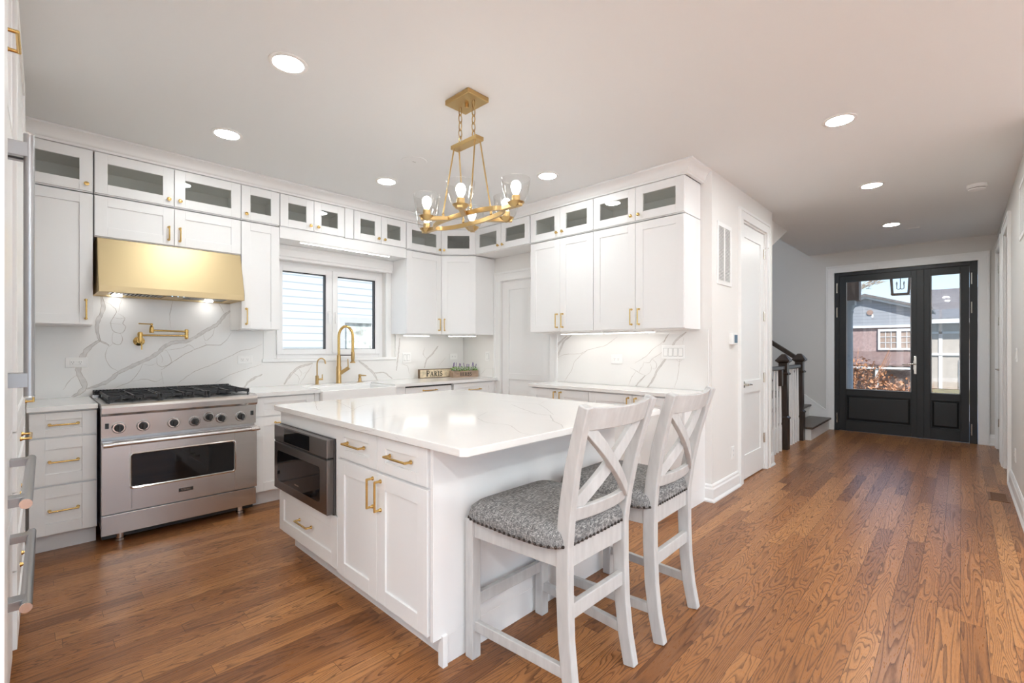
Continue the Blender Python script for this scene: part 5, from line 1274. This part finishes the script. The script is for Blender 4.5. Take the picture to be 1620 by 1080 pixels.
b = MB(); b.hexa([(-1.2, -1.75, 1.10), (-1.2, 2.2, 1.10), (.05, 2.2, 1.62), (.05, -1.75, 1.62)], [(-1.2, -1.75, 1.20), (-1.2, 2.2, 1.20), (.05, 2.2, 1.72), (.05, -1.75, 1.72)]); b.build('lower_roof', 'roof_brown', hs)
b = MB(); b.box(-1.15, -1.05, -.40, -.30, 0, 1.10).box(-1.2, -1.1, -1.75, 2.2, 1.02, 1.14); b.build('porch_post', 'outside_white', hs)
MB().box(-.05, .06, .75, 1.25, 0, 2.0).build('door', 'window_dark', hs)
gs = thing('garage_house', 'beige house with dark roof and white garage door across the street', 'house', (29.0, -.75, -.6))
MB().box(0, 5, -4.5, 1.9, 0, 2.95).build('wall', 'facade_beige', gs)
b = MB(); b.hexa([(-.5, -4.8, 2.90), (-.5, 1.95, 2.90), (4.5, 1.95, 4.55), (4.5, -4.8, 4.55)], [(-.5, -4.8, 3.0), (-.5, 1.95, 3.0), (4.5, 1.95, 4.65), (4.5, -4.8, 4.65)]); b.build('roof', 'roof_dark', gs)
b = MB(); b.box(-.56, -.48, -4.8, 1.95, 2.78, 2.96).box(-.04, 0, -4.5, 1.9, 2.35, 2.44).box(-.04, 0, 1.25, 1.37, 0, 2.8).box(-.06, 0, -4.5, 1.9, 1.42, 1.52); b.build('trim_boards', 'outside_white', gs)
b = MB(); b.box(-.05, .01, -3.0, .75, 0, 1.25)
b.build('garage_door', 'garage_white', gs); gs.scale = (1, 1.08, 1.07)
# porch: column, beam, lantern
pcx = thing('porch_column', 'white round porch column outside the left glass pane', 'column', (10.35, 1.475, -.02))
MB().lathe([(.13, 0), (.13, .06), (.10, .09), (.075, .14), (.07, 1.9), (.085, 1.94), (.075, 1.97), (.10, 2.02), (.10, 2.06)], n=24).build('shaft', 'outside_white', pcx, smooth=40)
MB().box(-.11, .11, -.11, .11, 2.06, 2.14).build('capital', 'outside_white', pcx)
pbm = thing('porch_roof', 'brown and grey porch roof edge seen through the top of the front door', 'porch', (10.35, 1.0, 2.12))
MB().box(-.13, .13, .30, 2.3, 0, .55).build('beam', 'porch_brown', pbm)
b = MB(); b.hexa([(-.2, .30, .62), (.4, .30, .62), (.4, -.2, .88), (-.2, -.2, .88)], [(-.2, .30, .72), (.4, .30, .72), (.4, -.2, .98), (-.2, -.2, .98)]); b.build('left_eave', 'porch_brown', pbm)
b = MB(); b.hexa([(-.1, -.62, .62), (.3, -.62, .62), (.3, -1.35, .26), (-.1, -1.35, .26)], [(-.1, -.62, .9), (.3, -.62, .9), (.3, -1.35, .6), (-.1, -1.35, .6)]); b.build('right_eave', 'porch_grey', pbm)
MB().box(-1.45, .25, -2.4, 1.3, .75, .80).build('soffit', 'porch_grey', pbm)
ln = thing('porch_lantern', 'bronze square lantern hanging outside the front door', 'lantern', (9.75, .70, 2.135))
b = MB()
for sx in (-1, 1):
    for sy in (-1, 1): b.bar([(sx*.10, sy*.10, 0), (sx*.125, sy*.125, .42)], .014, .014)
for (h, z) in ((.105, 0), (.13, .42)):
    for s in (-1, 1): b.box(-h, h, s*h - .008, s*h + .008, z - .012, z + .012); b.box(s*h - .008, s*h + .008, -h, h, z - .012, z + .012)
b.build('frame', 'lantern_bronze', ln)
b = MB(); b.tube([(0, 0, .42), (0, 0, .09)], .006, 8)
for s in (-1, 1): b.tube([(0, 0, .09), (0, s*.02, .08), (0, s*.045, .09), (0, s*.045, .15)], .006, 8)
b.build('candelabra', 'lantern_bronze', ln)
MB().tube([(0, 0, .42), (0, 0, .74)], .006, 8).build('stem', 'lantern_bronze', ln)
for s in (-1, 1): MB().lathe([(.009, .15), (.012, .18), (.003, .21)], c=(0, s*.045, 0), n=10).build('bulb', 'white_plastic', ln)
# copper shrub and tree
rnd = random.Random(5)
def shrub(label, loc, h, w, n):
    b = MB()
    for k in range(n):
        a = rnd.uniform(0, 2*PI); rr = w*math.sqrt(rnd.random()); z = rnd.uniform(.05, 1)*h*(1 - .45*(rr/w)**2)
        p = Vector((rr*math.cos(a), rr*math.sin(a), z)); d = Vector((rnd.uniform(-1, 1), rnd.uniform(-1, 1), rnd.uniform(-.3, 1))).normalized(); s = rnd.uniform(.05, .10)
        q = d.cross(Vector((.3, .2, 1))).normalized()*s*.35; b.add([p, p + d*s*.5 + q, p + d*s, p + d*s*.5 - q], [(0, 1, 2, 3)])
    for k in range(26):
        a = rnd.uniform(0, 2*PI); b.tube([(0, 0, 0), (w*.7*math.cos(a), w*.7*math.sin(a), h*rnd.uniform(.8, 1.1))], [.012, .003], 5)
    return tag(b.build('copper_shrub', 'copper_leaf', loc=loc), label, 'shrub')
shrub('copper-leaved shrub outside the lower left door pane', (13.3, 1.85, -.62), 1.75, 1.05, 3400)
shrub('smaller copper shrub farther right outside the front door pane', (15.2, .95, -.62), 1.1, .7, 1300)
tr = thing('bare_tree', 'bare tree branch above the gabled roof outside', 'tree', (30, 4.4, -.6))
b = MB(); b.tube([(0, 0, 0), (.05, -.1, 3.5), (0, -.3, 4.7)], [.15, .1, .05], 8); b.build('trunk', 'bare_twig', tr, smooth=60)
b = MB()
for k in range(150):
    t = rnd.random(); p = Vector((0, .2 - 1.6*t, 4.6 + .75*t)) + Vector((rnd.uniform(-.2, .2), rnd.uniform(-.12, .12), rnd.uniform(-.16, .16)))
    b.tube([p, p + Vector((rnd.uniform(-.1, .1), -.25, rnd.uniform(-.05, .22)))], [.02, .006], 4)
b.build('branches', 'bare_twig', tr)
